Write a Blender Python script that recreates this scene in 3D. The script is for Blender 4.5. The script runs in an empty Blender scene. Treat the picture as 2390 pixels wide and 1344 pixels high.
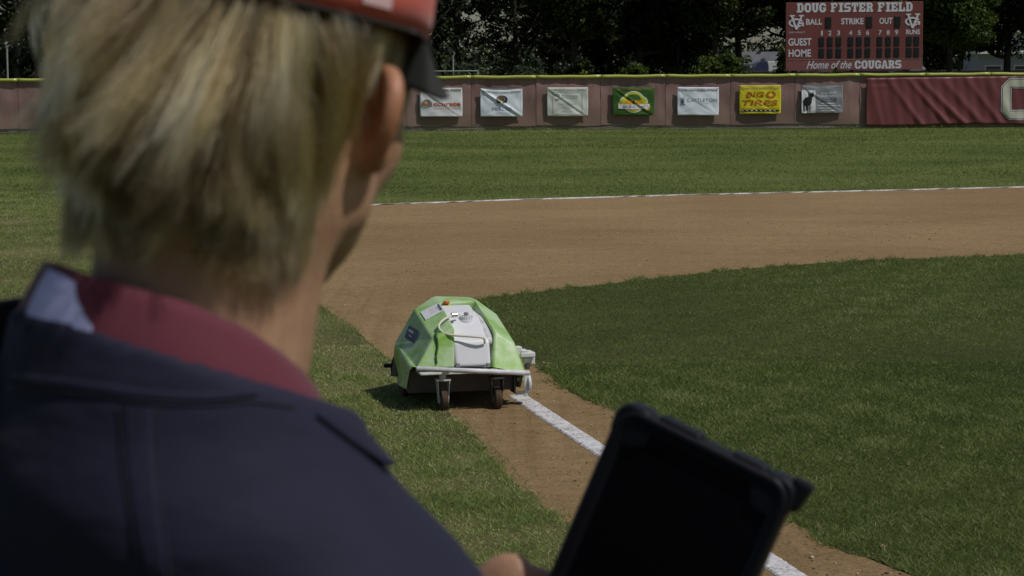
import bpy, bmesh, math, random
import numpy as np
from mathutils import Vector, Matrix
from mathutils.bvhtree import BVHTree

S = bpy.context.scene
COL = S.collection
R = math.radians
rng = np.random.default_rng(7)
random.seed(7)

# ------------------------------------------------------------------ camera
CAM_H, FPX, W0, H0 = 1.75, 5000.0, 2390.0, 1344.0
PITCH = math.atan((672.0 - 183.0) / FPX)
ROLL = R(0.35)
c_f = np.array([0.0, math.cos(PITCH), -math.sin(PITCH)])
c_u0 = np.array([0.0, math.sin(PITCH), math.cos(PITCH)])
c_x = np.array([1.0, 0.0, 0.0])
c_r = math.cos(ROLL) * c_x - math.sin(ROLL) * c_u0
c_u = math.sin(ROLL) * c_x + math.cos(ROLL) * c_u0
CAMP = np.array([0.0, 0.0, CAM_H])
cam = bpy.data.cameras.new('camera')
cam.sensor_width = 36.0
cam.lens = 36.0 * FPX / W0
cam.clip_start, cam.clip_end = 0.05, 2000.0
cam.dof.use_dof = True
cam.dof.focus_distance = 12.5
cam.dof.aperture_fstop = 16.5
camo = bpy.data.objects.new('camera', cam)
COL.objects.link(camo)
m = Matrix.Identity(4)
for i in range(3):
    m[i][0], m[i][1], m[i][2], m[i][3] = c_r[i], c_u[i], -c_f[i], CAMP[i]
camo.matrix_world = m
S.camera = camo

# ------------------------------------------------------------------ sky, sun, exposure
SUN_EL, SUN_AZ = R(54), R(-29)          # azimuth measured from +X towards +Y
w = bpy.data.worlds.new('World')
S.world = w
w.use_nodes = True
nt = w.node_tree
bg = nt.nodes['Background']
sky = nt.nodes.new('ShaderNodeTexSky')
sky.sky_type = 'NISHITA'
sky.sun_disc = False
sky.sun_elevation = SUN_EL
sky.sun_rotation = math.pi / 2 - SUN_AZ
nt.links.new(sky.outputs[0], bg.inputs[0])
bg.inputs[1].default_value = 0.07
sl = bpy.data.lights.new('sun', 'SUN')
sl.energy = 4.2
sl.angle = R(0.5)
sl.color = (1.0, 0.965, 0.92)
so = bpy.data.objects.new('sun', sl)
COL.objects.link(so)
sdir = Vector((math.cos(SUN_EL) * math.cos(SUN_AZ), math.cos(SUN_EL) * math.sin(SUN_AZ), math.sin(SUN_EL)))
so.rotation_euler = sdir.to_track_quat('Z', 'Y').to_euler()
so.location = (20, -5, 40)
S.view_settings.view_transform = 'Standard'
S.view_settings.look = 'None'
S.view_settings.gamma = 1.0
S.view_settings.exposure = -0.7
S.view_settings.use_curve_mapping = False
try:
    S.cycles.max_bounces = 6
    S.cycles.transparent_max_bounces = 8
    S.cycles.caustics_reflective = False
    S.cycles.caustics_refractive = False
except Exception:
    pass


# ------------------------------------------------------------------ helpers
def ray(px, py):
    d = c_f + (px - W0 / 2) / FPX * c_r - (py - H0 / 2) / FPX * c_u
    return d


def G(px, py, z=0.0):
    d = ray(px, py)
    t = (z - CAM_H) / d[2]
    return CAMP + d * t


def D(px, py, y):
    d = ray(px, py)
    return CAMP + d * (y / d[1])


def link(name, data, parent=None, mats=None):
    o = bpy.data.objects.new(name, data)
    COL.objects.link(o)
    if parent is not None:
        o.parent = parent
    if mats is not None:
        for mm in (mats if isinstance(mats, (list, tuple)) else [mats]):
            data.materials.append(mm)
    return o


def tag(o, label=None, cat=None, group=None, kind=None):
    if label:
        o['label'] = label
    if cat:
        o['category'] = cat
    if group:
        o['group'] = group
    if kind:
        o['kind'] = kind
    return o


def thing(name, label, cat, loc=(0, 0, 0), rz=0.0, group=None):
    o = bpy.data.objects.new(name, None)
    o.empty_display_size = 0.1
    COL.objects.link(o)
    o.location = loc
    o.rotation_euler = (0, 0, rz)
    return tag(o, label, cat, group)


def npmesh(name, verts, faces, smooth=False):
    """verts (n,3); faces (k,3) or (k,4) int array, or list of both"""
    me = bpy.data.meshes.new(name)
    verts = np.asarray(verts, dtype=np.float32)
    if not isinstance(faces, list):
        faces = [faces]
    me.vertices.add(len(verts))
    me.vertices.foreach_set('co', verts.ravel())
    nl = sum(f.size for f in faces)
    nf = sum(len(f) for f in faces)
    me.loops.add(nl)
    me.polygons.add(nf)
    me.loops.foreach_set('vertex_index', np.concatenate([f.ravel() for f in faces]).astype(np.int32))
    tot = np.concatenate([np.full(len(f), f.shape[1], dtype=np.int32) for f in faces])
    st = np.concatenate([[0], np.cumsum(tot)[:-1]]).astype(np.int32)
    me.polygons.foreach_set('loop_start', st)
    try:
        me.polygons.foreach_set('loop_total', tot)
    except Exception:
        pass
    me.update(calc_edges=True)
    me.validate()
    if smooth:
        me.polygons.foreach_set('use_smooth', np.ones(len(me.polygons), dtype=bool))
    return me


def pymesh(name, verts, faces, smooth=False):
    me = bpy.data.meshes.new(name)
    me.from_pydata([tuple(float(c) for c in v) for v in verts], [], [tuple(f) for f in faces])
    me.update()
    if smooth:
        for p in me.polygons:
            p.use_smooth = True
    return me


def attr(me, name, vals):
    a = me.attributes.new(name, 'FLOAT', 'POINT')
    a.data.foreach_set('value', np.asarray(vals, dtype=np.float32))


class MB:
    """collects simple solids into one mesh"""
    def __init__(self):
        self.v, self.f = [], []

    def add(self, vs, fs):
        n = len(self.v)
        self.v += [tuple(float(c) for c in v) for v in vs]
        self.f += [tuple(i + n for i in f) for f in fs]
        return self

    def box(self, c, s, ax=None):
        c = np.array(c, float)
        ax = np.eye(3) if ax is None else np.array(ax, float)
        vs = []
        for k in range(8):
            sg = np.array([(k & 1) * 2 - 1, (k >> 1 & 1) * 2 - 1, (k >> 2 & 1) * 2 - 1]) * np.array(s) / 2
            vs.append(c + sg @ ax)
        return self.add(vs, [(0, 2, 3, 1), (4, 5, 7, 6), (0, 1, 5, 4), (2, 6, 7, 3), (0, 4, 6, 2), (1, 3, 7, 5)])

    def tube(self, pts, r, n=8, cap=True):
        pts = [np.array(p, float) for p in pts]
        rs = r if isinstance(r, (list, tuple)) else [r] * len(pts)
        rings = []
        up = np.array([0.13, 0.27, 0.95])
        for i, p in enumerate(pts):
            t = pts[min(i + 1, len(pts) - 1)] - pts[max(i - 1, 0)]
            t = t / (np.linalg.norm(t) + 1e-9)
            a = np.cross(t, up)
            if np.linalg.norm(a) < 1e-3:
                a = np.cross(t, np.array([1.0, 0, 0]))
            a = a / np.linalg.norm(a)
            b = np.cross(a, t)
            rings.append([p + rs[i] * (math.cos(2 * math.pi * k / n) * a + math.sin(2 * math.pi * k / n) * b) for k in range(n)])
        vs = [v for rg in rings for v in rg]
        fs = []
        for i in range(len(pts) - 1):
            for k in range(n):
                k2 = (k + 1) % n
                fs.append((i * n + k, i * n + k2, (i + 1) * n + k2, (i + 1) * n + k))
        if cap:
            fs.append(tuple(range(n - 1, -1, -1)))
            fs.append(tuple((len(pts) - 1) * n + k for k in range(n)))
        return self.add(vs, fs)

    def cyl(self, a, b, r, n=16):
        return self.tube([a, b], r, n)

    def build(self, name, mat, parent=None, smooth=False, bevel=0.0, seg=2, angle=40):
        o = link(name, pymesh(name, self.v, self.f, smooth), parent, mat)
        if bevel > 0:
            bv = o.modifiers.new('bevel', 'BEVEL')
            bv.width, bv.segments, bv.limit_method, bv.angle_limit = bevel, seg, 'ANGLE', R(angle)
        return o


def smooth_curve(pts, n=24):
    """Catmull-Rom through points"""
    p = [np.array(q, float) for q in pts]
    p = [2 * p[0] - p[1]] + p + [2 * p[-1] - p[-2]]
    out = []
    m_ = len(p) - 3
    for k in range(n + 1):
        s = k / n * m_
        i = min(int(s), m_ - 1)
        t = s - i
        a, b, c, d = p[i], p[i + 1], p[i + 2], p[i + 3]
        out.append(0.5 * (2 * b + (c - a) * t + (2 * a - 5 * b + 4 * c - d) * t * t + (3 * b - a - 3 * c + d) * t ** 3))
    return out


def vnoise(x, y, seed=0, k=6, base=1.0):
    """cheap smooth noise as a sum of plane waves"""
    r_ = np.random.default_rng(seed)
    out = np.zeros_like(np.asarray(x, dtype=float))
    for i in range(k):
        a = r_.uniform(0, 2 * math.pi)
        f = base * r_.uniform(0.6, 1.9)
        out += np.sin((np.cos(a) * x + np.sin(a) * y) * f + r_.uniform(0, 6.28))
    return out / math.sqrt(k)


# ------------------------------------------------------------------ materials
def newmat(name):
    mt = bpy.data.materials.new(name)
    mt.use_nodes = True
    n = mt.node_tree.nodes
    return mt, mt.node_tree, n['Principled BSDF']


def nnode(t, typ, **kw):
    n = t.nodes.new(typ)
    for k, v in kw.items():
        setattr(n, k, v)
    return n


def ramp(t, fac, stops):
    r_ = t.nodes.new('ShaderNodeValToRGB')
    e = r_.color_ramp.elements
    while len(e) < len(stops):
        e.new(0.5)
    for i, (p, c) in enumerate(stops):
        e[i].position = p
        e[i].color = (c[0], c[1], c[2], 1)
    t.links.new(fac, r_.inputs[0])
    return r_.outputs[0]


def noise(t, vec, scale, detail=4, rough=0.55):
    n = t.nodes.new('ShaderNodeTexNoise')
    n.inputs['Scale'].default_value = scale
    n.inputs['Detail'].default_value = detail
    n.inputs['Roughness'].default_value = rough
    if vec is not None:
        t.links.new(vec, n.inputs['Vector'])
    return n.outputs['Fac']


def objco(t, scale=None):
    c = t.nodes.new('ShaderNodeTexCoord').outputs['Object']
    if scale is not None:
        mp = t.nodes.new('ShaderNodeMapping')
        mp.inputs['Scale'].default_value = scale
        t.links.new(c, mp.inputs[0])
        c = mp.outputs[0]
    return c


def bump(t, b, h, strength, dist):
    n = t.nodes.new('ShaderNodeBump')
    n.inputs['Strength'].default_value = strength
    n.inputs['Distance'].default_value = dist
    t.links.new(h, n.inputs['Height'])
    t.links.new(n.outputs[0], b.inputs['Normal'])
    return n


def mixc(t, fac, a, b, mode='MIX'):
    n = t.nodes.new('ShaderNodeMix')
    n.data_type = 'RGBA'
    n.blend_type = mode
    for sock, v in ((n.inputs[0], fac), (n.inputs[6], a), (n.inputs[7], b)):
        if isinstance(v, (int, float)):
            sock.default_value = v
        elif isinstance(v, tuple):
            sock.default_value = (v[0], v[1], v[2], 1)
        else:
            t.links.new(v, sock)
    return n.outputs[2]


def pmat(name, base, rough=0.6, var=0.12, scale=8.0, bmp=0.0, bscale=40.0, bdist=0.002, metal=0.0, spec=0.5, coat=0.0):
    mt, t, b = newmat(name)
    v = objco(t)
    lo = tuple(max(0, c * (1 - var)) for c in base)
    hi = tuple(min(1, c * (1 + var)) for c in base)
    t.links.new(ramp(t, noise(t, v, scale, 5), [(0.3, lo), (0.7, hi)]), b.inputs['Base Color'])
    b.inputs['Roughness'].default_value = rough
    b.inputs['Metallic'].default_value = metal
    b.inputs['Specular IOR Level'].default_value = spec
    b.inputs['Coat Weight'].default_value = coat
    if bmp > 0:
        bump(t, b, noise(t, v, bscale, 4), bmp, bdist)
    return mt


def turf_mat(name, lo, mid, hi, big=0.35, fine=60.0, stretch=None):
    mt, t, b = newmat(name)
    v = objco(t)
    n1 = noise(t, v, big, 5, 0.6)
    v2 = objco(t, stretch) if stretch else v
    n2 = noise(t, v2, fine, 6, 0.7)
    add = nnode(t, 'ShaderNodeMath', operation='MULTIPLY_ADD')
    t.links.new(n1, add.inputs[0])
    add.inputs[1].default_value = 0.55
    sc = nnode(t, 'ShaderNodeMath', operation='MULTIPLY')
    t.links.new(n2, sc.inputs[0])
    sc.inputs[1].default_value = 0.45
    t.links.new(sc.outputs[0], add.inputs[2])
    t.links.new(ramp(t, add.outputs[0], [(0.34, lo), (0.5, mid), (0.66, hi)]), b.inputs['Base Color'])
    b.inputs['Roughness'].default_value = 0.9
    b.inputs['Specular IOR Level'].default_value = 0.15
    bump(t, b, n2, 0.9, 0.03)
    return mt


def blade_mat(name, stops, trans=0.45):
    mt, t, b = newmat(name)
    at = nnode(t, 'ShaderNodeAttribute', attribute_name='tint')
    colr = ramp(t, at.outputs['Fac'], stops)
    t.links.new(colr, b.inputs['Base Color'])
    b.inputs['Roughness'].default_value = 0.55
    b.inputs['Specular IOR Level'].default_value = 0.3
    tr = t.nodes.new('ShaderNodeBsdfTranslucent')
    t.links.new(colr, tr.inputs['Color'])
    mx = t.nodes.new('ShaderNodeMixShader')
    mx.inputs[0].default_value = trans
    out = t.nodes['Material Output']
    t.links.new(b.outputs[0], mx.inputs[1])
    t.links.new(tr.outputs[0], mx.inputs[2])
    t.links.new(mx.outputs[0], out.inputs['Surface'])
    return mt


def nmap(t, sock, a, b_):
    n = nnode(t, 'ShaderNodeMapRange')
    n.inputs[1].default_value, n.inputs[2].default_value = a, b_
    t.links.new(sock, n.inputs[0])
    return n.outputs[0]


def dirt_mat(name):
    mt, t, b = newmat(name)
    v = objco(t)
    n1 = noise(t, v, 0.5, 5, 0.6)
    n2 = noise(t, v, 9.0, 6, 0.65)
    n3 = noise(t, v, 55.0, 7, 0.85)
    # rings left by the drag mat round the base, and tracks along the foul line
    sub = nnode(t, 'ShaderNodeVectorMath', operation='SUBTRACT')
    t.links.new(v, sub.inputs[0])
    sub.inputs[1].default_value = (1.2, 15.5, 0.0)
    ln = nnode(t, 'ShaderNodeVectorMath', operation='LENGTH')
    t.links.new(sub.outputs[0], ln.inputs[0])
    wob = nnode(t, 'ShaderNodeMath', operation='MULTIPLY_ADD')
    t.links.new(n1, wob.inputs[0])
    wob.inputs[1].default_value = 1.2
    t.links.new(ln.outputs['Value'], wob.inputs[2])
    cmb = t.nodes.new('ShaderNodeCombineXYZ')
    t.links.new(wob.outputs[0], cmb.inputs[0])
    n4 = noise(t, cmb.outputs[0], 2.6, 6, 0.7)
    rot = t.nodes.new('ShaderNodeMapping')
    rot.inputs['Rotation'].default_value = (0, 0, R(-13))
    rot.inputs['Scale'].default_value = (1.0, 0.02, 1.0)
    t.links.new(v, rot.inputs[0])
    n5 = noise(t, rot.outputs[0], 9.0, 3, 0.6)
    n6 = noise(t, v, 0.23, 3, 0.5)
    c1 = ramp(t, n1, [(0.3, (0.285, 0.193, 0.096)), (0.7, (0.350, 0.245, 0.128))])
    c2 = ramp(t, n2, [(0.3, (0.60, 0.58, 0.56)), (0.72, (1.12, 1.12, 1.12))])
    c3 = ramp(t, n3, [(0.32, (0.30, 0.28, 0.26)), (0.48, (0.98, 0.98, 0.98)), (0.70, (1.6, 1.6, 1.6))])
    c4 = ramp(t, n4, [(0.36, (0.83, 0.81, 0.78)), (0.52, (1.0, 1.0, 1.0)), (0.68, (1.06, 1.06, 1.07))])
    c5 = ramp(t, n5, [(0.36, (0.84, 0.82, 0.79)), (0.5, (1.0, 1.0, 1.0)), (0.66, (1.10, 1.10, 1.09))])
    c6 = ramp(t, n6, [(0.35, (0.88, 0.85, 0.82)), (0.6, (1.04, 1.04, 1.04))])
    c = mixc(t, 0.55, c1, c2, 'MULTIPLY')
    c = mixc(t, 0.8, c, c3, 'MULTIPLY')
    c = mixc(t, 0.5, c, c4, 'MULTIPLY')
    # wheel tracks only along the strip beside the foul line
    un = t.nodes.new('ShaderNodeMapping')
    un.inputs['Rotation'].default_value = (0, 0, R(-13))
    off_ = nnode(t, 'ShaderNodeVectorMath', operation='SUBTRACT')
    t.links.new(v, off_.inputs[0])
    off_.inputs[1].default_value = (0.03, 11.79, 0.0)
    t.links.new(off_.outputs[0], un.inputs[0])
    sx = nnode(t, 'ShaderNodeSeparateXYZ')
    t.links.new(un.outputs[0], sx.inputs[0])
    tr_ = ramp(t, nmap(t, sx.outputs[0], -1.2, 0.8), [(0.0, (0, 0, 0)), (0.3, (0, 0, 0)), (0.42, (1, 1, 1)), (0.62, (1, 1, 1)), (0.8, (0, 0, 0))])
    fr = nnode(t, 'ShaderNodeMath', operation='MULTIPLY')
    t.links.new(tr_, fr.inputs[0])
    fr.inputs[1].default_value = 0.75
    c = mixc(t, fr.outputs[0], c, mixc(t, 1.0, c, c5, 'MULTIPLY'))
    c = mixc(t, 0.8, c, c6, 'MULTIPLY')
    t.links.new(c, b.inputs['Base Color'])
    b.inputs['Roughness'].default_value = 0.95
    b.inputs['Specular IOR Level'].default_value = 0.1
    hh = nnode(t, 'ShaderNodeMath', operation='MULTIPLY_ADD')
    t.links.new(n2, hh.inputs[0])
    hh.inputs[1].default_value = 1.6
    t.links.new(n3, hh.inputs[2])
    bump(t, b, hh.outputs[0], 0.8, 0.012)
    return mt


M = {}
M['turf'] = turf_mat('turf', (0.055, 0.070, 0.018), (0.110, 0.135, 0.034), (0.19, 0.195, 0.065), 0.3, 30.0, (0.25, 1.0, 1.0))
M['infield_turf'] = turf_mat('infield_turf', (0.055, 0.065, 0.018), (0.09, 0.105, 0.03), (0.15, 0.15, 0.055), 0.6, 70.0)
M['foul_turf'] = turf_mat('foul_turf', (0.07, 0.080, 0.026), (0.17, 0.17, 0.060), (0.30, 0.255, 0.13), 0.8, 110.0)
M['dirt'] = dirt_mat('dirt')
M['blade_in'] = blade_mat('infield_blades', [(0.0, (0.044, 0.076, 0.013)), (0.5, (0.128, 0.182, 0.035)), (0.82, (0.26, 0.30, 0.095)), (1.0, (0.42, 0.42, 0.25))])
M['blade_foul'] = blade_mat('foul_blades', [(0.0, (0.10, 0.165, 0.034)), (0.45, (0.28, 0.36, 0.095)), (0.75, (0.50, 0.48, 0.21)), (1.0, (0.62, 0.53, 0.33))])
M['blade_out'] = blade_mat('outfield_blades', [(0.0, (0.068, 0.108, 0.018)), (0.5, (0.175, 0.240, 0.050)), (1.0, (0.36, 0.38, 0.14))])


def chalk_mat():
    mt, t, b = newmat('chalk')
    v = objco(t)
    n1 = noise(t, v, 60.0, 6, 0.7)
    n2 = noise(t, v, 8.0, 3)
    s = nnode(t, 'ShaderNodeMath', operation='MULTIPLY_ADD')
    t.links.new(n2, s.inputs[0])
    s.inputs[1].default_value = 0.5
    t.links.new(n1, s.inputs[2])
    t.links.new(ramp(t, s.outputs[0], [(0.60, (0.32, 0.25, 0.18)), (0.76, (0.60, 0.59, 0.60)), (0.9, (0.74, 0.74, 0.76))]), b.inputs['Base Color'])
    b.inputs['Roughness'].default_value = 0.9
    bump(t, b, n1, 0.6, 0.006)
    return mt


M['chalk'] = chalk_mat()
M['gravel'] = pmat('gravel', (0.48, 0.40, 0.31), 0.9, 0.4, 3.0)
M['clod'] = pmat('clod', (0.20, 0.13, 0.07), 0.95, 0.3, 30.0)

# ------------------------------------------------------------------ ground
def poly_sheet(name, pts, z, mat, label=None):
    bm = bmesh.new()
    vs = [bm.verts.new((p[0], p[1], z)) for p in pts]
    f = bm.faces.new(vs)
    if f.normal.z < 0:
        f.normal_flip()
    bmesh.ops.triangulate(bm, faces=bm.faces[:])
    me = bpy.data.meshes.new(name)
    bm.to_mesh(me)
    bm.free()
    for p in me.polygons:
        if p.normal.z < 0:
            p.flip()
    o = link(name, me, None, mat)
    return tag(o, kind='structure')


def rough_edge(pts, step, amp, seed):
    r_ = np.random.default_rng(seed)
    out = []
    for i in range(len(pts)):
        a, b = np.array(pts[i][:2]), np.array(pts[(i + 1) % len(pts)][:2])
        L = np.linalg.norm(b - a)
        n = max(1, min(200, int(L / step)))
        for k in range(n):
            p = a + (b - a) * k / n
            if k > 0:
                p = p + r_.normal(0, amp, 2)
            out.append(p)
    return out


def inside(poly, x, y):
    c = np.zeros(x.shape, dtype=bool)
    n = len(poly)
    j = n - 1
    for i in range(n):
        xi, yi = poly[i][0], poly[i][1]
        xj, yj = poly[j][0], poly[j][1]
        if yi != yj:
            k = ((yi > y) != (yj > y)) & (x < (xj - xi) * (y - yi) / (yj - yi) + xi)
            c ^= k
        j = i
    return c


ground = link('ground', pymesh('ground', [(-700, -60, 0), (700, -60, 0), (700, 900, 0), (-700, 900, 0)], [(0, 1, 2, 3)]), None, M['turf'])
tag(ground, kind='structure')

g2 = lambda px, py: G(px, py)[:2]
line_px = [(2700, 434), (2390, 437.5), (2000, 447), (1600, 456), (1200, 467.5), (890, 478.5), (600, 494), (430, 515)]
edge_line = [g2(*p) for p in line_px]
far_right = [np.array([16.0, edge_line[0][1] + 0.35])]
left_edge_px = [(430, 545), (520, 590), (620, 640), (700, 690), (760, 722), (830, 772), (920, 850), (985, 905), (1045, 958), (1110, 1020), (1150, 1080),
                (1200, 1125), (1260, 1172), (1310, 1210), (1400, 1290), (1470, 1360)]
left_edge = [g2(*p) for p in left_edge_px]
infield_px = [(2700, 588), (2390, 597), (2000, 609), (1700, 632), (1400, 666), (1200, 688), (1125, 700), (1105, 722), (1120, 755), (1180, 810), (1250, 850), (1300, 892),
              (1370, 935), (1440, 962), (1550, 1030), (1700, 1120), (1850, 1218), (1925, 1272), (2060, 1312), (2140, 1350)]
infield_edge = [g2(*p) for p in infield_px]
# dirt carries on behind the camera along the base path
back_r = np.array([2.6, 2.0])
under = [q - np.array([0.5, 0.0]) for q in left_edge]
dirt_poly = far_right + edge_line + under + [np.array([1.0, 4.0]), np.array([1.5, 2.0]), np.array([4.2, 2.0]), np.array([16.0, 2.0])]
dirt_poly = rough_edge(dirt_poly, 0.10, 0.012, 1)
infield_poly_raw = infield_edge + [np.array([2.6, 4.8]), np.array([3.6, 2.0]), np.array([15.5, 2.0]), np.array([15.5, infield_edge[0][1] + 0.4])]
infield_poly = rough_edge(infield_poly_raw, 0.07, 0.014, 2)
poly_sheet('infield_dirt', dirt_poly, 0.004, M['dirt'])
poly_sheet('infield_grass', infield_poly, 0.0050, M['infield_turf'])
foul_sheet = [edge_line[-1] + np.array([-0.6, 0.4])] + left_edge + [np.array([1.5, 4.0]), np.array([1.95, 2.0]), np.array([-16.0, 2.0]), np.array([-16.0, 33.0])]
poly_sheet('foul_territory_grass', rough_edge(foul_sheet, 0.05, 0.012, 3), 0.0055, M['foul_turf'])


def strip(name, pts, width, z0, z1, mat, jitter=0.0016, step=0.015):
    """a laid line of chalk with a slightly uneven edge and crown"""
    p = [np.array(q[:2], float) for q in pts]
    dense = []
    for a, b in zip(p[:-1], p[1:]):
        n = max(2, int(np.linalg.norm(b - a) / step))
        dense += [a + (b - a) * k / n for k in range(n)]
    dense.append(p[-1])
    r_ = np.random.default_rng(5)
    vs, fs = [], []
    for i, q in enumerate(dense):
        t = dense[min(i + 1, len(dense) - 1)] - dense[max(i - 1, 0)]
        t /= np.linalg.norm(t)
        nrm = np.array([-t[1], t[0]])
        for k, off in enumerate((-0.5, -0.42, 0.0, 0.42, 0.5)):
            e = r_.normal(0, jitter) if abs(off) > 0.3 else 0
            xy = q + nrm * (off * width + e)
            z = (z0 if abs(off) == 0.5 else z1) + r_.uniform(0, 0.001)
            vs.append((xy[0], xy[1], z))
    for i in range(len(dense) - 1):
        for k in range(4):
            a = i * 5 + k
            fs.append((a, a + 1, a + 6, a + 5))
    me = pymesh(name, vs, fs)
    for pl in me.polygons:
        if pl.normal.z < 0:
            pl.flip()
    return tag(link(name, me, None, mat), kind='structure')


foul = [g2(1207, 925), g2(1412, 1061), g2(1830, 1336)]
foul.append(foul[-1] + (foul[-1] - foul[0]) * 0.6)
strip('foul_line', foul, 0.105, 0.005, 0.011, M['chalk'])
strip('outfield_line', edge_line, 0.06, 0.005, 0.018, M['chalk'], 0.008, 0.12)


# ------------------------------------------------------------------ grass blades
def blades(name, xy, h, wd, tint, mat, seed):
    r_ = np.random.default_rng(seed)
    n = len(xy)
    a = r_.uniform(0, 2 * math.pi, n)
    side = np.stack([np.cos(a), np.sin(a), np.zeros(n)], 1)
    b = r_.uniform(0, 2 * math.pi, n)
    lean = r_.uniform(0.4, 2.2, n) * h
    ld = np.stack([np.cos(b) * lean, np.sin(b) * lean, np.zeros(n)], 1)
    p = np.stack([xy[:, 0], xy[:, 1], np.full(n, 0.006)], 1)
    hz = np.zeros((n, 3))
    hz[:, 2] = h
    w_ = (wd / 2)[:, None]
    v0, v1 = p - side * w_, p + side * w_
    tip = p + hz + ld
    near = xy[:, 1] < 13.0                              # close blades get a blunt, narrower tip; far ones are slivers
    nn, nf = int(near.sum()), int((~near).sum())
    Vn = np.stack([v0[near], v1[near], tip[near] + side[near] * w_[near] * 0.35, tip[near] - side[near] * w_[near] * 0.35], 1).reshape(-1, 3)
    Vf = np.stack([v0[~near], v1[~near], tip[~near]], 1).reshape(-1, 3)
    faces = []
    if nn:
        faces.append(np.arange(nn * 4).reshape(-1, 4))
    if nf:
        faces.append(np.arange(nf * 3).reshape(-1, 3) + nn * 4)
    me = npmesh(name, np.concatenate([Vn, Vf]), faces)
    attr(me, 'tint', np.concatenate([np.repeat(tint[near], 4), np.repeat(tint[~near], 3)]))
    o = link(name, me, None, mat)
    return tag(o, kind='stuff')


def scatter(n, y0, y1, power, xl, xr, poly, edge_noise, seed, creep=0.0):
    """random ground points, denser near the camera, inside poly"""
    r_ = np.random.default_rng(seed)
    u = r_.random(n)
    k = 1 - power
    y = (y0 ** k + u * (y1 ** k - y0 ** k)) ** (1 / k)
    x = xl(y) + r_.random(n) * (xr(y) - xl(y))
    ex = x + edge_noise * vnoise(x * 1.0, y * 1.0, seed, 8, 7.0)
    ey = y + edge_noise * vnoise(x * 1.0, y * 1.0, seed + 1, 8, 7.0)
    k = inside(poly, ex, ey)
    if creep:
        for dx_, dy_ in ((creep, 0), (-creep, 0), (0, creep), (0, -creep)):
            k |= inside(poly, ex + dx_, ey + dy_) & (r_.random(n) < 0.30)
    return np.stack([x[k], y[k]], 1)


# infield blades
pts = np.concatenate([scatter(380000, 6.3, 13.0, 0.2, lambda y: np.full_like(y, -1.2), lambda y: 0.25 * y + 1.4, infield_poly_raw, 0.006, 11, 0.03),
                      scatter(250000, 13.0, 23.5, 0.3, lambda y: np.full_like(y, -1.2), lambda y: 0.25 * y + 1.4, infield_poly_raw, 0.006, 16, 0.04)])
d = pts[:, 1]
patch = vnoise(pts[:, 0], pts[:, 1], 3, 8, 1.6)
fine_ = vnoise(pts[:, 0], pts[:, 1], 4, 8, 9.0)
tint = np.clip(0.46 + 0.12 * patch + 0.10 * fine_ + rng.normal(0, 0.20, len(d)), 0, 0.90)
tint[rng.random(len(d)) < 0.010] = 1.0
hh = np.clip(0.0105 + 0.0025 * fine_ + rng.normal(0, 0.0035, len(d)), 0.005, 0.026) * (0.7 + 0.03 * d)
hh *= 1.0 + 0.35 * np.clip(patch, -1, 1)
ed = []
re_ = np.random.default_rng(91)
for a_, b_ in zip(infield_edge[:-1], infield_edge[1:]):
    L_ = np.linalg.norm(b_ - a_)
    for _ in range(int(L_ / 0.05)):
        if re_.random() < 0.45:
            c_ = a_ + (b_ - a_) * re_.random() + re_.normal(0, 0.025, 2)
            ed.append(c_ + re_.normal(0, 0.022, (int(re_.integers(8, 40)), 2)))
ed = np.concatenate(ed)
ed = ed[(ed[:, 1] > 6.2) & (ed[:, 0] < 0.25 * ed[:, 1] + 1.4)]
pts = np.concatenate([pts, ed])
hh = np.concatenate([hh, np.clip(re_.gamma(3.0, 0.009, len(ed)), 0.008, 0.06)])
tint = np.concatenate([tint, np.clip(re_.normal(0.58, 0.16, len(ed)), 0, 0.9)])
d = pts[:, 1]
blades('infield_turf_blades', pts, hh, 0.0014 + 0.00028 * d, tint, M['blade_in'], 21)
# clods kicked out along the cut edge
cl_ = []
for a_, b_ in zip(infield_edge[:-1], infield_edge[1:]):
    for _ in range(int(np.linalg.norm(b_ - a_) / 0.035)):
        cl_.append(a_ + (b_ - a_) * re_.random() + re_.normal(0, 0.05, 2))
cl_ = np.array(cl_)
edge_clods = cl_[(cl_[:, 1] > 6.3) & (cl_[:, 1] < 16)]
# foul territory
foul_poly = [np.array([-30.0, 2.0]), np.array([1.95, 2.0]), np.array([1.5, 4.0])] + left_edge[::-1] + edge_line[::-1][:2] + [np.array([-7.0, 34.0]), np.array([-30.0, 34.0])]
pts = np.concatenate([scatter(340000, 6.3, 14.0, 0.2, lambda y: -0.25 * y - 1.4, lambda y: np.full_like(y, 1.4), foul_poly, 0.015, 12, 0.05),
                      scatter(150000, 14.0, 34.0, 0.45, lambda y: -0.25 * y - 1.4, lambda y: np.full_like(y, -0.5), foul_poly, 0.03, 17, 0.05)])
d = pts[:, 1]
patch = vnoise(pts[:, 0], pts[:, 1], 5, 8, 2.2)
fine_ = vnoise(pts[:, 0], pts[:, 1], 6, 8, 10.0)
keep = rng.random(len(d)) < np.clip(0.95 + 0.25 * fine_ + 0.15 * patch, 0.5, 1.0)
pts, d, patch, fine_ = pts[keep], d[keep], patch[keep], fine_[keep]
tint = np.clip(0.47 - 0.18 * patch - 0.14 * fine_ + rng.normal(0, 0.19, len(d)), 0, 1)
hh = np.clip(0.0105 + 0.004 * fine_ + 0.003 * patch + rng.normal(0, 0.004, len(d)), 0.005, 0.030) * (0.7 + 0.03 * d)
blades('foul_turf_blades', pts, hh, 0.0015 + 0.00028 * d, tint, M['blade_foul'], 22)
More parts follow.
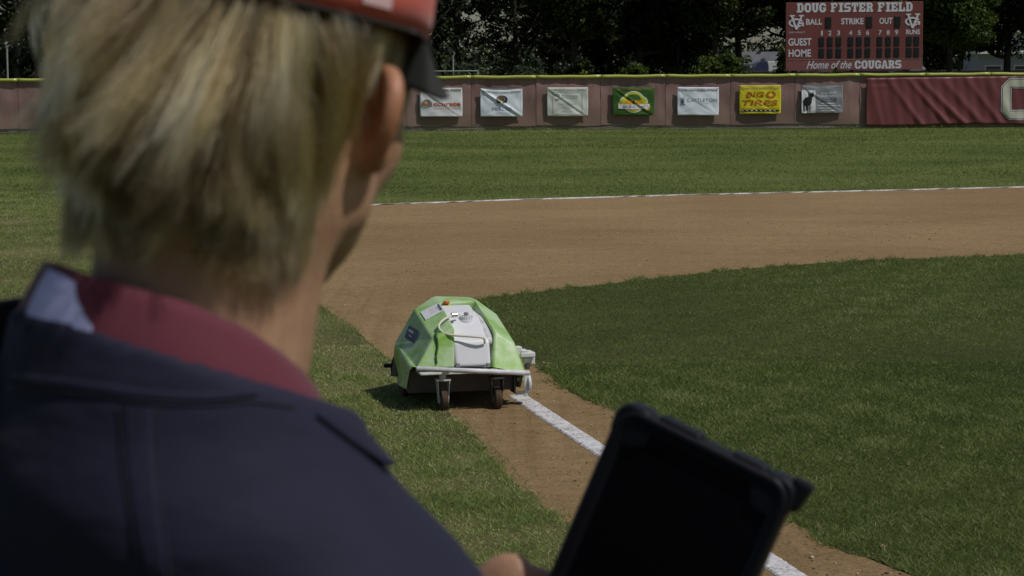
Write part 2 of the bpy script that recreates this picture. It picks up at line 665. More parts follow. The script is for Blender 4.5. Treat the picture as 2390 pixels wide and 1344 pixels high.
# outfield
out_poly = [np.array([30.0, edge_line[0][1] + 0.45])] + [e + np.array([0, 0.1]) for e in edge_line[:-2]] + [np.array([-6.5, 34.0]), np.array([-30.0, 34.0]), np.array([-30.0, 72.4]), np.array([30.0, 72.4])]
pts = scatter(130000, 29.0, 72.4, 0.5, lambda y: -0.25 * y - 1.5, lambda y: 0.25 * y + 1.5, out_poly, 0.08, 13)
d = pts[:, 1]
patch = vnoise(pts[:, 0] * 0.25, pts[:, 1], 7, 10, 0.9)
tint = np.clip(0.40 + 0.15 * patch + 0.13 * np.sin(d * 0.9 + 0.15 * pts[:, 0]) + rng.normal(0, 0.15, len(d)), 0, 1)
hh = np.clip(0.022 + rng.normal(0, 0.007, len(d)), 0.008, 0.05) * (0.6 + 0.012 * d)
blades('outfield_turf_blades', pts, hh, 0.010 + 0.00022 * d, tint, M['blade_out'], 23)


# pebbles and crumbs on the dirt
def crumbs(name, xy, size, mat, seed, z=0.004):
    r_ = np.random.default_rng(seed)
    n = len(xy)
    base = np.array([[1, 0, 0], [-1, 0, 0], [0, 1, 0], [0, -1, 0], [0, 0, 1], [0, 0, -0.6]], float)
    F = np.array([[0, 2, 4], [2, 1, 4], [1, 3, 4], [3, 0, 4], [2, 0, 5], [1, 2, 5], [3, 1, 5], [0, 3, 5]])
    a = r_.uniform(0, 6.28, n)
    sc = size[:, None] * r_.uniform(0.6, 1.3, (n, 3))
    sc[:, 2] *= 0.7
    V = base[None] * sc[:, None, :]
    c_, s_ = np.cos(a)[:, None], np.sin(a)[:, None]
    x = V[..., 0] * c_ - V[..., 1] * s_ + xy[:, 0:1]
    y = V[..., 0] * s_ + V[..., 1] * c_ + xy[:, 1:2]
    zz = V[..., 2] + z + sc[:, 2:3] * 0.35
    V = np.stack([x, y, zz], -1).reshape(-1, 3)
    F = (F[None] + np.arange(n)[:, None, None] * 6).reshape(-1, 3)
    return tag(link(name, npmesh(name, V, F), None, mat), kind='stuff')


pts = scatter(9000, 6.5, 30.0, 0.6, lambda y: -0.12 * y - 0.5, lambda y: 0.25 * y + 1.2, dirt_poly, 0.0, 14)
pts = pts[~inside(infield_poly_raw, pts[:, 0], pts[:, 1])]
crumbs('gravel', pts, rng.gamma(2.0, 0.0009, len(pts)) + 0.0008 + 0.00008 * pts[:, 1], M['gravel'], 31)
pts = scatter(16000, 6.5, 26.0, 0.6, lambda y: -0.12 * y - 0.5, lambda y: 0.25 * y + 1.2, dirt_poly, 0.0, 15)
pts = pts[~inside(infield_poly_raw, pts[:, 0], pts[:, 1])]
sz = rng.gamma(1.5, 0.0013, len(pts)) + 0.0014
pts = np.concatenate([pts, edge_clods])
sz = np.concatenate([sz, rng.gamma(1.4, 0.0045, len(edge_clods)) + 0.002])
crumbs('loose_dirt', pts, sz, M['clod'], 32)

# ------------------------------------------------------------------ lettering helpers
def text_raw(body, shear=0.0, bold=0.0):
    cu = bpy.data.curves.new('lettering', 'FONT')
    cu.body = body
    cu.size = 1.0
    cu.shear = shear
    cu.offset = bold
    cu.resolution_u = 3
    cu.fill_mode = 'FRONT'
    o = bpy.data.objects.new('lettering', cu)
    me = o.to_mesh()
    V = np.array([v.co[:2] for v in me.vertices], float)
    F = [tuple(p.vertices) for p in me.polygons]
    o.to_mesh_clear()
    bpy.data.objects.remove(o)
    bpy.data.curves.remove(cu)
    return V, F


def fit(V, u0, u1, v0, v1):
    lo, hi = V.min(0), V.max(0)
    s = (V - lo) / np.maximum(hi - lo, 1e-6)
    return np.stack([u0 + s[:, 0] * (u1 - u0), v1 + s[:, 1] * (v0 - v1)], 1)      # v grows downwards


def letters(name, body, rect, P, mat, parent, off=0.004, shear=0.0, bold=0.0):
    """P(u, v, off) -> 3-D point on the surface the print sits on"""
    V, F = text_raw(body, shear, bold)
    V = fit(V, *rect)
    return flat_print(name, [tuple(q) for q in V], F, P, mat, parent, [off] * len(V))


# slab block capitals on a 10 x 10 grid, as polygons
def bar(x0, y0, x1, y1):
    return [(x0, y0), (x1, y0), (x1, y1), (x0, y1)]


SLAB = {
    'D': [bar(0, 0, 6.8, 2.2), bar(0, 7.8, 6.8, 10), bar(1, 2.2, 4.2, 7.8), [(6.8, 0), (9.6, 2.6), (9.6, 7.4), (6.8, 10), (6.8, 7.0), (6.4, 6.6), (6.4, 3.4), (6.8, 3.0)]],
    'O': [[(2.6, 0), (7.4, 0), (6.6, 2.4), (3.4, 2.4)], [(2.6, 10), (3.4, 7.6), (6.6, 7.6), (7.4, 10)], [(2.6, 0), (3.4, 2.4), (3.4, 7.6), (2.6, 10), (0.2, 7.4), (0.2, 2.6)], [(7.4, 0), (9.8, 2.6), (9.8, 7.4), (7.4, 10), (6.6, 7.6), (6.6, 2.4)]],
    'U': [bar(0, 8, 4.6, 10), bar(5.4, 8, 10, 10), [(0.8, 8), (0.8, 2.6), (3.9, 3.0), (3.9, 8)], [(9.2, 8), (6.1, 8), (6.1, 3.0), (9.2, 2.6)], [(0.8, 2.6), (3.2, 0), (6.8, 0), (9.2, 2.6), (6.1, 3.0), (5.5, 2.4), (4.5, 2.4), (3.9, 3.0)]],
    'G': [[(2.6, 0), (7.4, 0), (6.6, 2.4), (3.4, 2.4)], [(2.6, 10), (3.4, 7.6), (6.6, 7.6), (7.4, 10)], [(2.6, 0), (3.4, 2.4), (3.4, 7.6), (2.6, 10), (0.2, 7.4), (0.2, 2.6)], [(7.4, 0), (9.8, 1.8), (9.8, 5.2), (5.4, 5.2), (5.4, 3.6), (6.6, 3.6), (6.6, 2.4)], [(7.4, 10), (6.6, 7.6), (6.6, 6.4), (9.8, 6.4), (9.8, 8.0)]],
    'F': [bar(0, 0, 5.4, 2), bar(0, 7.8, 9.4, 10), bar(1, 2, 4.2, 7.8), bar(4.2, 4.2, 7, 6.0), bar(7.4, 5.9, 9.4, 7.8)],
    'I': [bar(1.5, 0, 8.5, 2), bar(1.5, 8, 8.5, 10), bar(3.2, 2, 6.8, 8)],
    'S': [bar(0.4, 0, 8.0, 2.3), [(8, 0), (9.8, 1.8), (9.8, 4.6), (8.4, 6.0), (6.6, 6.0), (6.6, 2.3), (8, 2.3)], bar(2.2, 4.0, 6.6, 6.0), bar(2.0, 7.7, 9.4, 10), [(2.0, 10), (0.2, 8.2), (0.2, 5.4), (1.6, 4.0), (2.2, 4.0), (3.2, 6.0), (3.2, 7.7), (2.0, 7.7)]],
    'T': [bar(2.4, 0, 7.6, 2), bar(3.4, 2, 6.6, 7.8), bar(0.2, 7.8, 9.8, 10), bar(0.2, 5.8, 2.2, 7.8), bar(7.8, 5.8, 9.8, 7.8)],
    'E': [bar(0, 0, 9.4, 2.2), bar(0, 7.8, 9.4, 10), bar(1, 2.2, 4.2, 7.8), bar(4.2, 4.1, 7, 5.9), bar(7.4, 2.2, 9.4, 4.0), bar(7.4, 6.0, 9.4, 7.8)],
    'R': [bar(0, 0, 4.9, 2), bar(1, 2, 4.2, 7.8), bar(0, 7.8, 7, 10), [(7, 10), (9.2, 8.2), (9.2, 5.6), (7.6, 4.2), (4.2, 4.2), (4.2, 6.0), (6.2, 6.0), (6.2, 7.8), (7, 7.8)], [(5.0, 4.2), (7.8, 4.2), (9.9, 2), (9.9, 0), (6.6, 0)]],
    'L': [bar(0, 0, 9.4, 2.2), bar(1, 2.2, 4.2, 8), bar(0, 8, 5.4, 10), bar(7.2, 2.2, 9.4, 4.4)],
    'C': [[(2.6, 0), (7.4, 0), (6.6, 2.4), (3.4, 2.4)], [(2.6, 10), (3.4, 7.6), (6.6, 7.6), (7.4, 10)], [(2.6, 0), (3.4, 2.4), (3.4, 7.6), (2.6, 10), (0.2, 7.4), (0.2, 2.6)], [(7.4, 0), (9.8, 2.2), (9.8, 3.8), (6.6, 3.8), (6.6, 2.4)], [(7.4, 10), (6.6, 7.6), (6.6, 6.2), (9.8, 6.2), (9.8, 7.8)]],
    'A': [bar(-0.4, 0, 4.0, 1.9), bar(6.0, 0, 10.4, 1.9), [(0.8, 1.9), (3.4, 1.9), (5.2, 8), (5.2, 10), (3.2, 10)], [(9.2, 1.9), (6.8, 10), (5.2, 10), (5.2, 8), (6.6, 1.9)], bar(3.3, 2.8, 6.4, 4.4)],
}


def slab(name, body, rect, P, mat, parent, off=0.006):
    u0, u1, v0, v1 = rect
    if ' ' in body:
        full = sum(6.0 if c == ' ' else (8.4 if c == 'I' else 10.6) for c in body) - 0.6
        x = 0.0
        for wd in body.split(' '):
            L_ = sum(8.4 if c == 'I' else 10.6 for c in wd)
            slab(name, wd, (u0 + x / full * (u1 - u0), u0 + (x + L_ - 0.6) / full * (u1 - u0), v0, v1), P, mat, parent, off)
            x += L_ + 6.0
        return None
    adv = [6.0 if c == ' ' else (8.4 if c == 'I' else 10.6) for c in body]
    tot = sum(adv) - 0.6
    x, vs, fs = 0.0, [], []
    k = 0
    for c, a in zip(body, adv):
        for pl in SLAB.get(c, []):
            n = len(vs)
            for (px, py) in pl:
                xx = px - (0.8 if c == 'I' else 0)
                vs.append(P(u0 + (x + xx) / tot * (u1 - u0), v1 + py / 10 * (v0 - v1), off + 0.0004 * (k % 4)))
            fs.append(tuple(range(n, n + len(pl))))
            k += 1
        x += a
    me = pymesh(name, vs, fs)
    bm = bmesh.new()
    bm.from_mesh(me)
    bmesh.ops.triangulate(bm, faces=[f for f in bm.faces if len(f.verts) > 4])
    bm.to_mesh(me)
    bm.free()
    return link(name, me, parent, mat)


def shape(name, polys, P, mat, parent, off=0.004):
    vs, fs, of = [], [], []
    for k, pl in enumerate(polys):
        n = len(vs)
        vs += list(pl)
        of += [off + 0.0006 * k] * len(pl)
        fs.append(tuple(range(n, n + len(pl))))
    return flat_print(name, vs, fs, P, mat, parent, of)


def flat_print(name, uv, faces, P, mat, parent, offs):
    """print lying on a sheet: cut finely enough to follow its folds"""
    bm = bmesh.new()
    lay = bm.verts.layers.float.new('off')
    vv = []
    for (u, v), o_ in zip(uv, offs):
        q = bm.verts.new((u, v, 0))
        q[lay] = o_
        vv.append(q)
    for f in faces:
        try:
            bm.faces.new([vv[i] for i in f])
        except ValueError:
            pass
    bm.normal_update()
    bmesh.ops.triangulate(bm, faces=bm.faces[:])
    if parent.name.split('.')[0] == 'sponsor_banner':
        for _ in range(4):
            es = [e for e in bm.edges if abs(e.verts[0].co.x - e.verts[1].co.x) * 1.45 + abs(e.verts[0].co.y - e.verts[1].co.y) > 0.04]
            if not es:
                break
            bmesh.ops.subdivide_edges(bm, edges=es, cuts=1)
            bmesh.ops.triangulate(bm, faces=[f for f in bm.faces if len(f.verts) > 3])
    extra = 0.004 if parent.name.split('.')[0] == 'sponsor_banner' else 0.0
    for q in bm.verts:
        q.co = P(q.co.x, q.co.y, q[lay] + extra)
    me = bpy.data.meshes.new(name)
    bm.to_mesh(me)
    bm.free()
    return link(name, me, parent, mat)


def disc(cu, cv, ru, rv, n=20, a0=0, a1=360):
    return [(cu + ru * math.cos(R(a0 + (a1 - a0) * k / n)), cv + rv * math.sin(R(a0 + (a1 - a0) * k / n))) for k in range(n)]


def arc(cu, cv, ru, rv, wid, a0, a1, n=18):
    out = []
    for k in range(n):
        q0, q1 = R(a0 + (a1 - a0) * k / n), R(a0 + (a1 - a0) * (k + 1) / n)
        out.append([(cu + ru * math.cos(q0), cv + rv * math.sin(q0)), (cu + ru * math.cos(q1), cv + rv * math.sin(q1)),
                    (cu + (ru - wid) * math.cos(q1), cv + (rv - wid) * math.sin(q1)), (cu + (ru - wid) * math.cos(q0), cv + (rv - wid) * math.sin(q0))])
    return out


# ------------------------------------------------------------------ outfield fence
FY = 72.6
FS = FY / FPX


def fabric_mat(name, base, dirt, lattice=True):
    mt, t, b = newmat(name)
    v = objco(t)
    n1 = noise(t, v, 1.6, 5, 0.6)
    n2 = noise(t, objco(t, (6.0, 6.0, 0.7)), 1.5, 4, 0.6)
    c = ramp(t, n1, [(0.3, tuple(x * 0.82 for x in base)), (0.7, tuple(x * 1.14 for x in base))])
    c = mixc(t, 0.5, c, ramp(t, n2, [(0.35, (0.72, 0.66, 0.62)), (0.65, (1.08, 1.06, 1.05))]), 'MULTIPLY')
    # mud splashed up from the foot of the fence
    sp = nnode(t, 'ShaderNodeSeparateXYZ')
    t.links.new(v, sp.inputs[0])
    ad = nnode(t, 'ShaderNodeMath', operation='MULTIPLY_ADD')
    t.links.new(n2, ad.inputs[0])
    ad.inputs[1].default_value = -1.1
    t.links.new(sp.outputs[2], ad.inputs[2])
    mr = nnode(t, 'ShaderNodeMapRange')
    mr.inputs[1].default_value, mr.inputs[2].default_value = -0.35, 0.75
    mr.inputs[3].default_value, mr.inputs[4].default_value = 0.75, 0.0
    t.links.new(ad.outputs[0], mr.inputs[0])
    c = mixc(t, mr.outputs[0], c, dirt)
    if lattice:
        wv = nnode(t, 'ShaderNodeTexWave', wave_type='BANDS', bands_direction='DIAGONAL')
        wv.inputs['Scale'].default_value = 7.5
        t.links.new(objco(t, (1.0, 0.0, 1.0)), wv.inputs['Vector'])
        c = mixc(t, 0.4, c, ramp(t, wv.outputs['Fac'], [(0.2, (0.74, 0.74, 0.74)), (0.6, (1.12, 1.12, 1.12))]), 'MULTIPLY')
    oi = t.nodes.new('ShaderNodeObjectInfo')
    c = mixc(t, 0.6, c, ramp(t, oi.outputs['Random'], [(0.0, (0.80, 0.78, 0.78)), (0.5, (1.0, 1.0, 1.0)), (1.0, (1.10, 1.13, 1.12))]), 'MULTIPLY')
    t.links.new(c, b.inputs['Base Color'])
    b.inputs['Roughness'].default_value = 0.85
    b.inputs['Specular IOR Level'].default_value = 0.2
    return mt


M['windscreen'] = fabric_mat('windscreen', (0.335, 0.210, 0.198), (0.24, 0.170, 0.125))
M['skirt'] = fabric_mat('skirt', (0.30, 0.235, 0.185), (0.22, 0.19, 0.12))
M['yellow_cap'] = pmat('yellow_cap', (0.46, 0.48, 0.10), 0.30, 0.08, 1.0, spec=0.9)
M['galv'] = pmat('galvanised_steel', (0.42, 0.43, 0.44), 0.45, 0.15, 5.0, metal=0.4)
M['dark_post'] = pmat('dark_post', (0.06, 0.045, 0.045), 0.6, 0.1)
M['wire'] = pmat('wire', (0.50, 0.45, 0.42), 0.5, 0.1)

fence = thing('outfield_fence', 'long maroon windscreen fence with a yellow top cap along the outfield', 'fence', (0, FY, 0))
SEAM = 150.5 * FS
x_first = (1103 - 1195) * FS
seams = [x_first + SEAM * k for k in range(-11, 13)]
ZTOP = 1.80
for k, (xa, xb) in enumerate(zip(seams[:-1], seams[1:])):
    nx, nz = 20, 10
    r_ = np.random.default_rng(100 + k)
    vs, fs = [], []
    ph = r_.uniform(0, 6.28, 6)
    for j in range(nz + 1):
        for i in range(nx + 1):
            u, v = i / nx, j / nz
            x = xa + 0.006 + u * (xb - xa - 0.012)
            z = 0.16 + 0.02 * math.sin(ph[0] + u * 5) + v * (ZTOP - 0.18)
            billow = 0.035 * math.sin(math.pi * u) * math.sin(math.pi * min(1, v * 1.0))
            y = billow * math.sin(ph[1]) - 0.008 * math.sin(u * 22 + ph[2] + v * 3) * (0.3 + v * v) - 0.006 * math.sin(u * 47 + ph[3]) * v - 0.010 * math.sin(v * 9 + u * 4 + ph[4])
            vs.append((x, y, z))
    for j in range(nz):
        for i in range(nx):
            a = j * (nx + 1) + i
            fs.append((a, a + 1, a + nx + 2, a + nx + 1))
    link('windscreen_panel', pymesh('windscreen_panel', vs, fs, True), fence, M['windscreen'])
    MB().box(((xa + xb) / 2, 0.05, 0.085), (xb - xa - 0.01, 0.008, 0.17)).build('skirt_panel', M['skirt'], fence)
    mb = MB()
    for zz in (0.035, 0.07, 0.105, 0.14):
        mb.tube([(xa, 0.03 + 0.006 * math.sin(k + zz * 90), zz), ((xa + xb) / 2, 0.034, zz - 0.006), (xb, 0.03 + 0.006 * math.sin(k + 1 + zz * 90), zz)], 0.006, 5)
    mb.build('wire', M['wire'], fence)
    MB().cyl((xa, 0.10, 0), (xa, 0.10, ZTOP), 0.03, 8).build('post', M['dark_post'], fence)
    # corrugated plastic cap over the rail, sagging a little between ties
    npt = 12
    pts_ = [(xa + (xb - xa) * i / npt, 0.02 + 0.004 * math.sin(k * 1.7 + i), ZTOP + 0.005 + 0.010 * math.sin(i * 0.9 + k * 2.3) * 0.6 - 0.012 * math.sin(math.pi * i / npt)) for i in range(npt + 1)]
    pts_ = [(x, y - 0.055, z) for x, y, z in pts_]
    MB().tube(pts_, 0.056, 10).build('cap_rail', M['yellow_cap'], fence, True)
tag(fence, 'long brown-maroon windscreen fence with a yellow top cap along the outfield', 'fence')

M['banner_white'] = pmat('banner_white', (0.80, 0.80, 0.82), 0.45, 0.03, 2.0)
M['banner_pale'] = pmat('banner_pale', (0.68, 0.72, 0.66), 0.45, 0.04, 2.0)
M['banner_ice'] = pmat('banner_ice', (0.82, 0.88, 0.96), 0.4, 0.03, 2.0)
M['banner_green'] = pmat('banner_green', (0.045, 0.125, 0.022), 0.4, 0.08, 2.0)
M['banner_yellow'] = pmat('banner_yellow', (0.72, 0.64, 0.02), 0.4, 0.04, 2.0)
M['banner_grey'] = pmat('banner_grey', (0.27, 0.28, 0.31), 0.4, 0.06, 2.0)
M['ink_brown'] = pmat('ink_brown', (0.15, 0.08, 0.06), 0.5)
M['ink_orange'] = pmat('ink_orange', (0.62, 0.21, 0.02), 0.5)
M['ink_red'] = pmat('ink_red', (0.52, 0.10, 0.04), 0.5)
M['ink_rust'] = pmat('ink_rust', (0.48, 0.13, 0.01), 0.5)
M['ink_navy'] = pmat('ink_navy', (0.035, 0.035, 0.10), 0.5)
M['ink_steel'] = pmat('ink_steel', (0.20, 0.24, 0.33), 0.5)
M['ink_grey'] = pmat('ink_grey', (0.22, 0.22, 0.22), 0.5)
M['ink_lgrey'] = pmat('ink_lgrey', (0.50, 0.50, 0.52), 0.5)
M['ink_black'] = pmat('ink_black', (0.015, 0.015, 0.016), 0.5)
M['ink_white'] = pmat('ink_white', (0.78, 0.78, 0.78), 0.5, 0.03)
M['ink_gold'] = pmat('ink_gold', (0.45, 0.30, 0.08), 0.5)
M['ink_lime'] = pmat('ink_lime', (0.55, 0.58, 0.02), 0.5)
M['ink_amber'] = pmat('ink_amber', (0.62, 0.34, 0.01), 0.5)
M['ink_leaf'] = pmat('ink_leaf', (0.05, 0.13, 0.02), 0.5)
M['ink_tan'] = pmat('ink_tan', (0.42, 0.33, 0.25), 0.5)
M['grommet'] = pmat('grommet', (0.5, 0.48, 0.42), 0.35, metal=0.8)


def hung_banner(px0, py0, px1, py1, mat, label, seed, sag=0.0, fold=0.0, name='sponsor_banner', group='sponsor banners on the outfield fence'):
    """a vinyl sheet tied by its corners to the fence: u 0..1 along, v 0..1 downwards"""
    yb = FY - 0.085
    p0, p1 = D(px0, py0, yb), D(px1, py1, yb)
    pr = D(px1, py0 + (p0[2] - p0[2]), yb)
    wdt, hgt = p1[0] - p0[0], p0[2] - D(px0, py1, yb)[2]
    base = thing(name, label, 'banner', (p0[0], yb, p0[2]), 0, group)
    r_ = np.random.default_rng(seed)
    ph = r_.uniform(0, 6.28, 8)
    tilt = (D(px1, py0, yb)[2] - p0[2]) + r_.uniform(-0.01, 0.01)

    def P(u, v, off=0.0):
        edge = math.sin(math.pi * min(max(u, 0), 1))
        y = -0.035 * edge * (0.35 + 0.9 * v)                                   # belly
        dd = (u - v)                                                             # crease corner to corner
        y -= fold * 0.05 * math.exp(-(dd / 0.05) ** 2) * math.sin(math.pi * min(max(u, 0), 1)) ** 0.5
        y += fold * 0.055 * math.exp(-((dd + 0.085) / 0.05) ** 2) * math.sin(math.pi * min(max(u, 0), 1)) ** 0.5
        y -= 0.006 * math.sin(7 * u + 9 * v + ph[0]) + 0.004 * math.sin(15 * u - 11 * v + ph[1])
        for (cu_, cv_, s_) in ((0, 0, 1), (1, 0, -1), (1, 1, 1), (0, 1, -1)):       # tension rays at the ties
            rr = math.hypot((u - cu_) * 1.4, v - cv_)
            an = math.atan2(v - cv_, (u - cu_) * 1.4)
            y -= 0.010 * math.exp(-rr / 0.35) * math.sin(an * 14 + ph[2]) * min(1, rr * 6)
        z = -v * hgt + tilt * u - sag * edge * (1 - v) ** 2 + 0.01 * edge * v * math.sin(ph[3])
        x = u * wdt - 0.010 * math.sin(math.pi * v) * (1 if u < 0.5 else -1) * abs(2 * u - 1)
        return (x, y - off, z)

    nx, nz = 36, 26
    vs = [P(i / nx, j / nz) for j in range(nz + 1) for i in range(nx + 1)]
    fs = [(j * (nx + 1) + i, (j + 1) * (nx + 1) + i, (j + 1) * (nx + 1) + i + 1, j * (nx + 1) + i + 1) for j in range(nz) for i in range(nx)]
    o = link('vinyl_sheet', pymesh('vinyl_sheet', vs, fs, True), base, mat)
    sd = o.modifiers.new('thick', 'SOLIDIFY')
    sd.thickness, sd.offset = 0.002, -1
    for (cu_, cv_) in ((0.02, 0.03), (0.98, 0.03), (0.98, 0.97), (0.02, 0.97)):
        p = P(cu_, cv_, 0.003)
        MB().cyl(p, (p[0], p[1] - 0.003, p[2]), 0.016, 8).build('grommet', M['grommet'], base)
    if sag > 0.02:       # the hem folded over by the wind shows its grey back
        link('folded_hem', pymesh('folded_hem', [P(u / 12, v, -0.004 if v < 0 else 0.004) if v > 0 else (P(u / 12, 0)[0], P(u / 12, 0)[1] + 0.006, tilt * u / 12 - 0.004) for v in (-0.01, 0.0001) for u in range(13)],
             [(i, i + 1, i + 14, i + 13) for i in range(12)]), base, M['hem_back'])
    return base, P


M['hem_back'] = pmat('hem_back', (0.16, 0.19, 0.20), 0.6, 0.05)
HEAD = 'GOLDEN VALLEY BASEBALL SPONSOR'
b, P = hung_banner(980, 205, 1079, 272, M['banner_white'], 'white banner with orange sawblade letter mark and red lettering, beside the cap brim', 1, fold=0.18)
letters('lettering', HEAD, (0.03, 0.97, 0.05, 0.125), P, M['ink_brown'], b, bold=0.02)
shape('logo', arc(0.17, 0.60, 0.125, 0.20, 0.05, 180, 365) + [bar(0.10, 0.60, 0.24, 0.65)], P, M['ink_grey'], b, 0.004)
shape('logo', [[(0.045, 0.625), (0.13, 0.41), (0.165, 0.41), (0.10, 0.625)], [(0.30, 0.625), (0.22, 0.41), (0.165, 0.41), (0.235, 0.625)], bar(0.11, 0.53, 0.24, 0.575)], P, M['ink_orange'], b, 0.007)
letters('lettering', 'ccurate', (0.32, 0.955, 0.50, 0.625), P, M['ink_red'], b, bold=0.03)
shape('rule', [bar(0.24, 0.645, 0.96, 0.655)], P, M['ink_grey'], b, 0.005)
letters('lettering', 'SAWCUTTING', (0.315, 0.96, 0.69, 0.74), P, M['ink_red'], b)

b, P = hung_banner(1121, 206, 1219, 272, M['banner_ice'], 'ice white banner with a round navy tree emblem and a deep diagonal fold', 2, sag=0.05, fold=0.9)
letters('lettering', HEAD, (0.04, 0.97, 0.08, 0.135), P, M['ink_brown'], b, bold=0.02)
shape('emblem', [disc(0.515, 0.42, 0.125, 0.20, 22, 150, 390)] + [disc(0.515, 0.37, 0.135, 0.15, 22)], P, M['ink_navy'], b, 0.004)
shape('emblem', [disc(0.505 + 0.075 * math.cos(k * 0.7), 0.36 + 0.085 * math.sin(k * 0.7), 0.02, 0.028, 6) for k in range(9)] + [disc(0.505, 0.36, 0.025, 0.03, 6)], P, M['ink_gold'], b, 0.009)
shape('emblem', [[(0.485, 0.60), (0.50, 0.44), (0.515, 0.44), (0.535, 0.60)]], P, M['ink_white'], b, 0.014)
letters('lettering', 'MERCED', (0.29, 0.75, 0.67, 0.79), P, M['ink_steel'], b)
letters('lettering', 'COLLEGE', (0.37, 0.74, 0.83, 0.91), P, M['ink_lgrey'], b)

b, P = hung_banner(1277, 204, 1372, 271, M['banner_pale'], 'pale grey-green banner printed like a framed business card', 3, fold=0.28)
letters('lettering', HEAD, (0.03, 0.97, 0.06, 0.125), P, M['ink_tan'], b, bold=0.02)
shape('frame_line', [bar(0.14, 0.17, 0.86, 0.18), bar(0.14, 0.93, 0.86, 0.94), bar(0.14, 0.18, 0.148, 0.93), bar(0.852, 0.18, 0.86, 0.93)], P, M['ink_grey'], b)
shape('emblem', [disc(0.25, 0.33, 0.065, 0.11, 18)], P, M['ink_white'], b, 0.004)
shape('emblem', arc(0.25, 0.33, 0.065, 0.11, 0.02, 200, 340, 8) + arc(0.25, 0.33, 0.065, 0.11, 0.02, 40, 140, 8), P, M['ink_black'], b, 0.006)
for k, (a, c, v) in enumerate(((0.36, 0.80, 0.26), (0.36, 0.80, 0.33), (0.28, 0.76, 0.55), (0.46, 0.56, 0.61), (0.38, 0.66, 0.67), (0.42, 0.62, 0.73), (0.37, 0.66, 0.81))):
    shape('fine_print', [bar(a + q * 0.045, v, min(c, a + q * 0.045 + 0.034), v + (0.035 if k < 2 else 0.02)) for q in range(int((c - a) / 0.045))], P, M['ink_lgrey'], b, 0.004)

b, P = hung_banner(1430, 203, 1527, 269, M['banner_green'], 'dark green banner with a yellow badge showing an oak tree', 4, fold=0.28)
letters('lettering', HEAD, (0.12, 0.95, 0.045, 0.10), P, M['ink_gold'], b, bold=0.02)
shape('badge', [disc(0.50, 0.53, 0.27, 0.385, 28), disc(0.30, 0.52, 0.13, 0.18, 16), disc(0.71, 0.52, 0.13, 0.18, 16)], P, M['ink_white'], b, 0.004)
shape('badge', [disc(0.50, 0.53, 0.25, 0.355, 28), disc(0.30, 0.52, 0.11, 0.15, 16), disc(0.71, 0.52, 0.11, 0.15, 16)], P, M['ink_lime'], b, 0.008)
shape('badge', [disc(0.50, 0.60, 0.22, 0.25, 24)], P, M['ink_amber'], b, 0.011)
shape('emblem', [disc(0.50, 0.36, 0.16, 0.10, 16), disc(0.40, 0.41, 0.07, 0.05, 10), disc(0.61, 0.42, 0.08, 0.05, 10), [(0.47, 0.60), (0.49, 0.42), (0.53, 0.42), (0.53, 0.60)]], P, M['ink_leaf'], b, 0.013)
shape('ribbon', [[(0.13, 0.55), (0.22, 0.53), (0.22, 0.80), (0.13, 0.70)], [(0.88, 0.60), (0.78, 0.60), (0.78, 0.85), (0.90, 0.80)]], P, M['ink_amber'], b, 0.015)
shape('ribbon', [[(0.14, 0.60), (0.50, 0.63), (0.88, 0.60), (0.87, 0.76), (0.50, 0.80), (0.14, 0.76)]], P, M['ink_white'], b, 0.017)
letters('lettering', 'San Br D Farms', (0.24, 0.78, 0.64, 0.75), P, M['ink_black'], b, 0.019, shear=0.4)

b, P = hung_banner(1581, 203, 1677, 269, M['banner_ice'], 'plain ice white banner with a small tower mark and thin spaced capitals', 5, fold=0.12)
letters('lettering', HEAD, (0.03, 0.97, 0.07, 0.14), P, M['ink_brown'], b, bold=0.02)
shape('emblem', [bar(0.09, 0.42, 0.17, 0.58), bar(0.065, 0.60, 0.195, 0.63)] + [bar(0.07 + 0.04 * k, 0.38, 0.095 + 0.04 * k, 0.415) for k in range(3)], P, M['ink_steel'], b)
shape('emblem', [bar(0.118, 0.47, 0.148, 0.55)], P, M['ink_navy'], b, 0.008)
letters('lettering', 'CASTLETON', (0.24, 0.95, 0.40, 0.52), P, M['ink_steel'], b)
letters('lettering', 'LAW FIRM', (0.45, 0.76, 0.555, 0.59), P, M['ink_lgrey'], b)

b, P = hung_banner(1726, 199, 1822, 266, M['banner_yellow'], 'bright yellow banner with two lines of heavy rust-orange capitals', 6, fold=0.18)
letters('lettering', HEAD, (0.04, 0.97, 0.07, 0.13), P, M['ink_tan'], b, bold=0.02)
letters('lettering', 'BIG', (0.16, 0.60, 0.23, 0.42), P, M['ink_rust'], b, shear=0.15, bold=0.025)
shape('lettering', arc(0.76, 0.325, 0.115, 0.12, 0.055, -80, 260, 20), P, M['ink_rust'], b, 0.0045)
letters('lettering', 'TIRES', (0.06, 0.92, 0.52, 0.71), P, M['ink_rust'], b, shear=0.15, bold=0.025)
shape('fine_print', [bar(0.05 + 0.045 * q, 0.79, 0.085 + 0.045 * q, 0.81) for q in range(6)] + [bar(0.42 + 0.045 * q, 0.79, 0.455 + 0.045 * q, 0.81) for q in range(12)], P, M['ink_rust'], b)
shape('black_band', [bar(0.04, 0.85, 0.96, 0.92)], P, M['ink_black'], b, 0.004)
shape('fine_print', [bar(0.06 + 0.11 * q, 0.867, 0.10 + 0.11 * q, 0.90) for q in range(8)], P, M['ink_white'], b, 0.008)

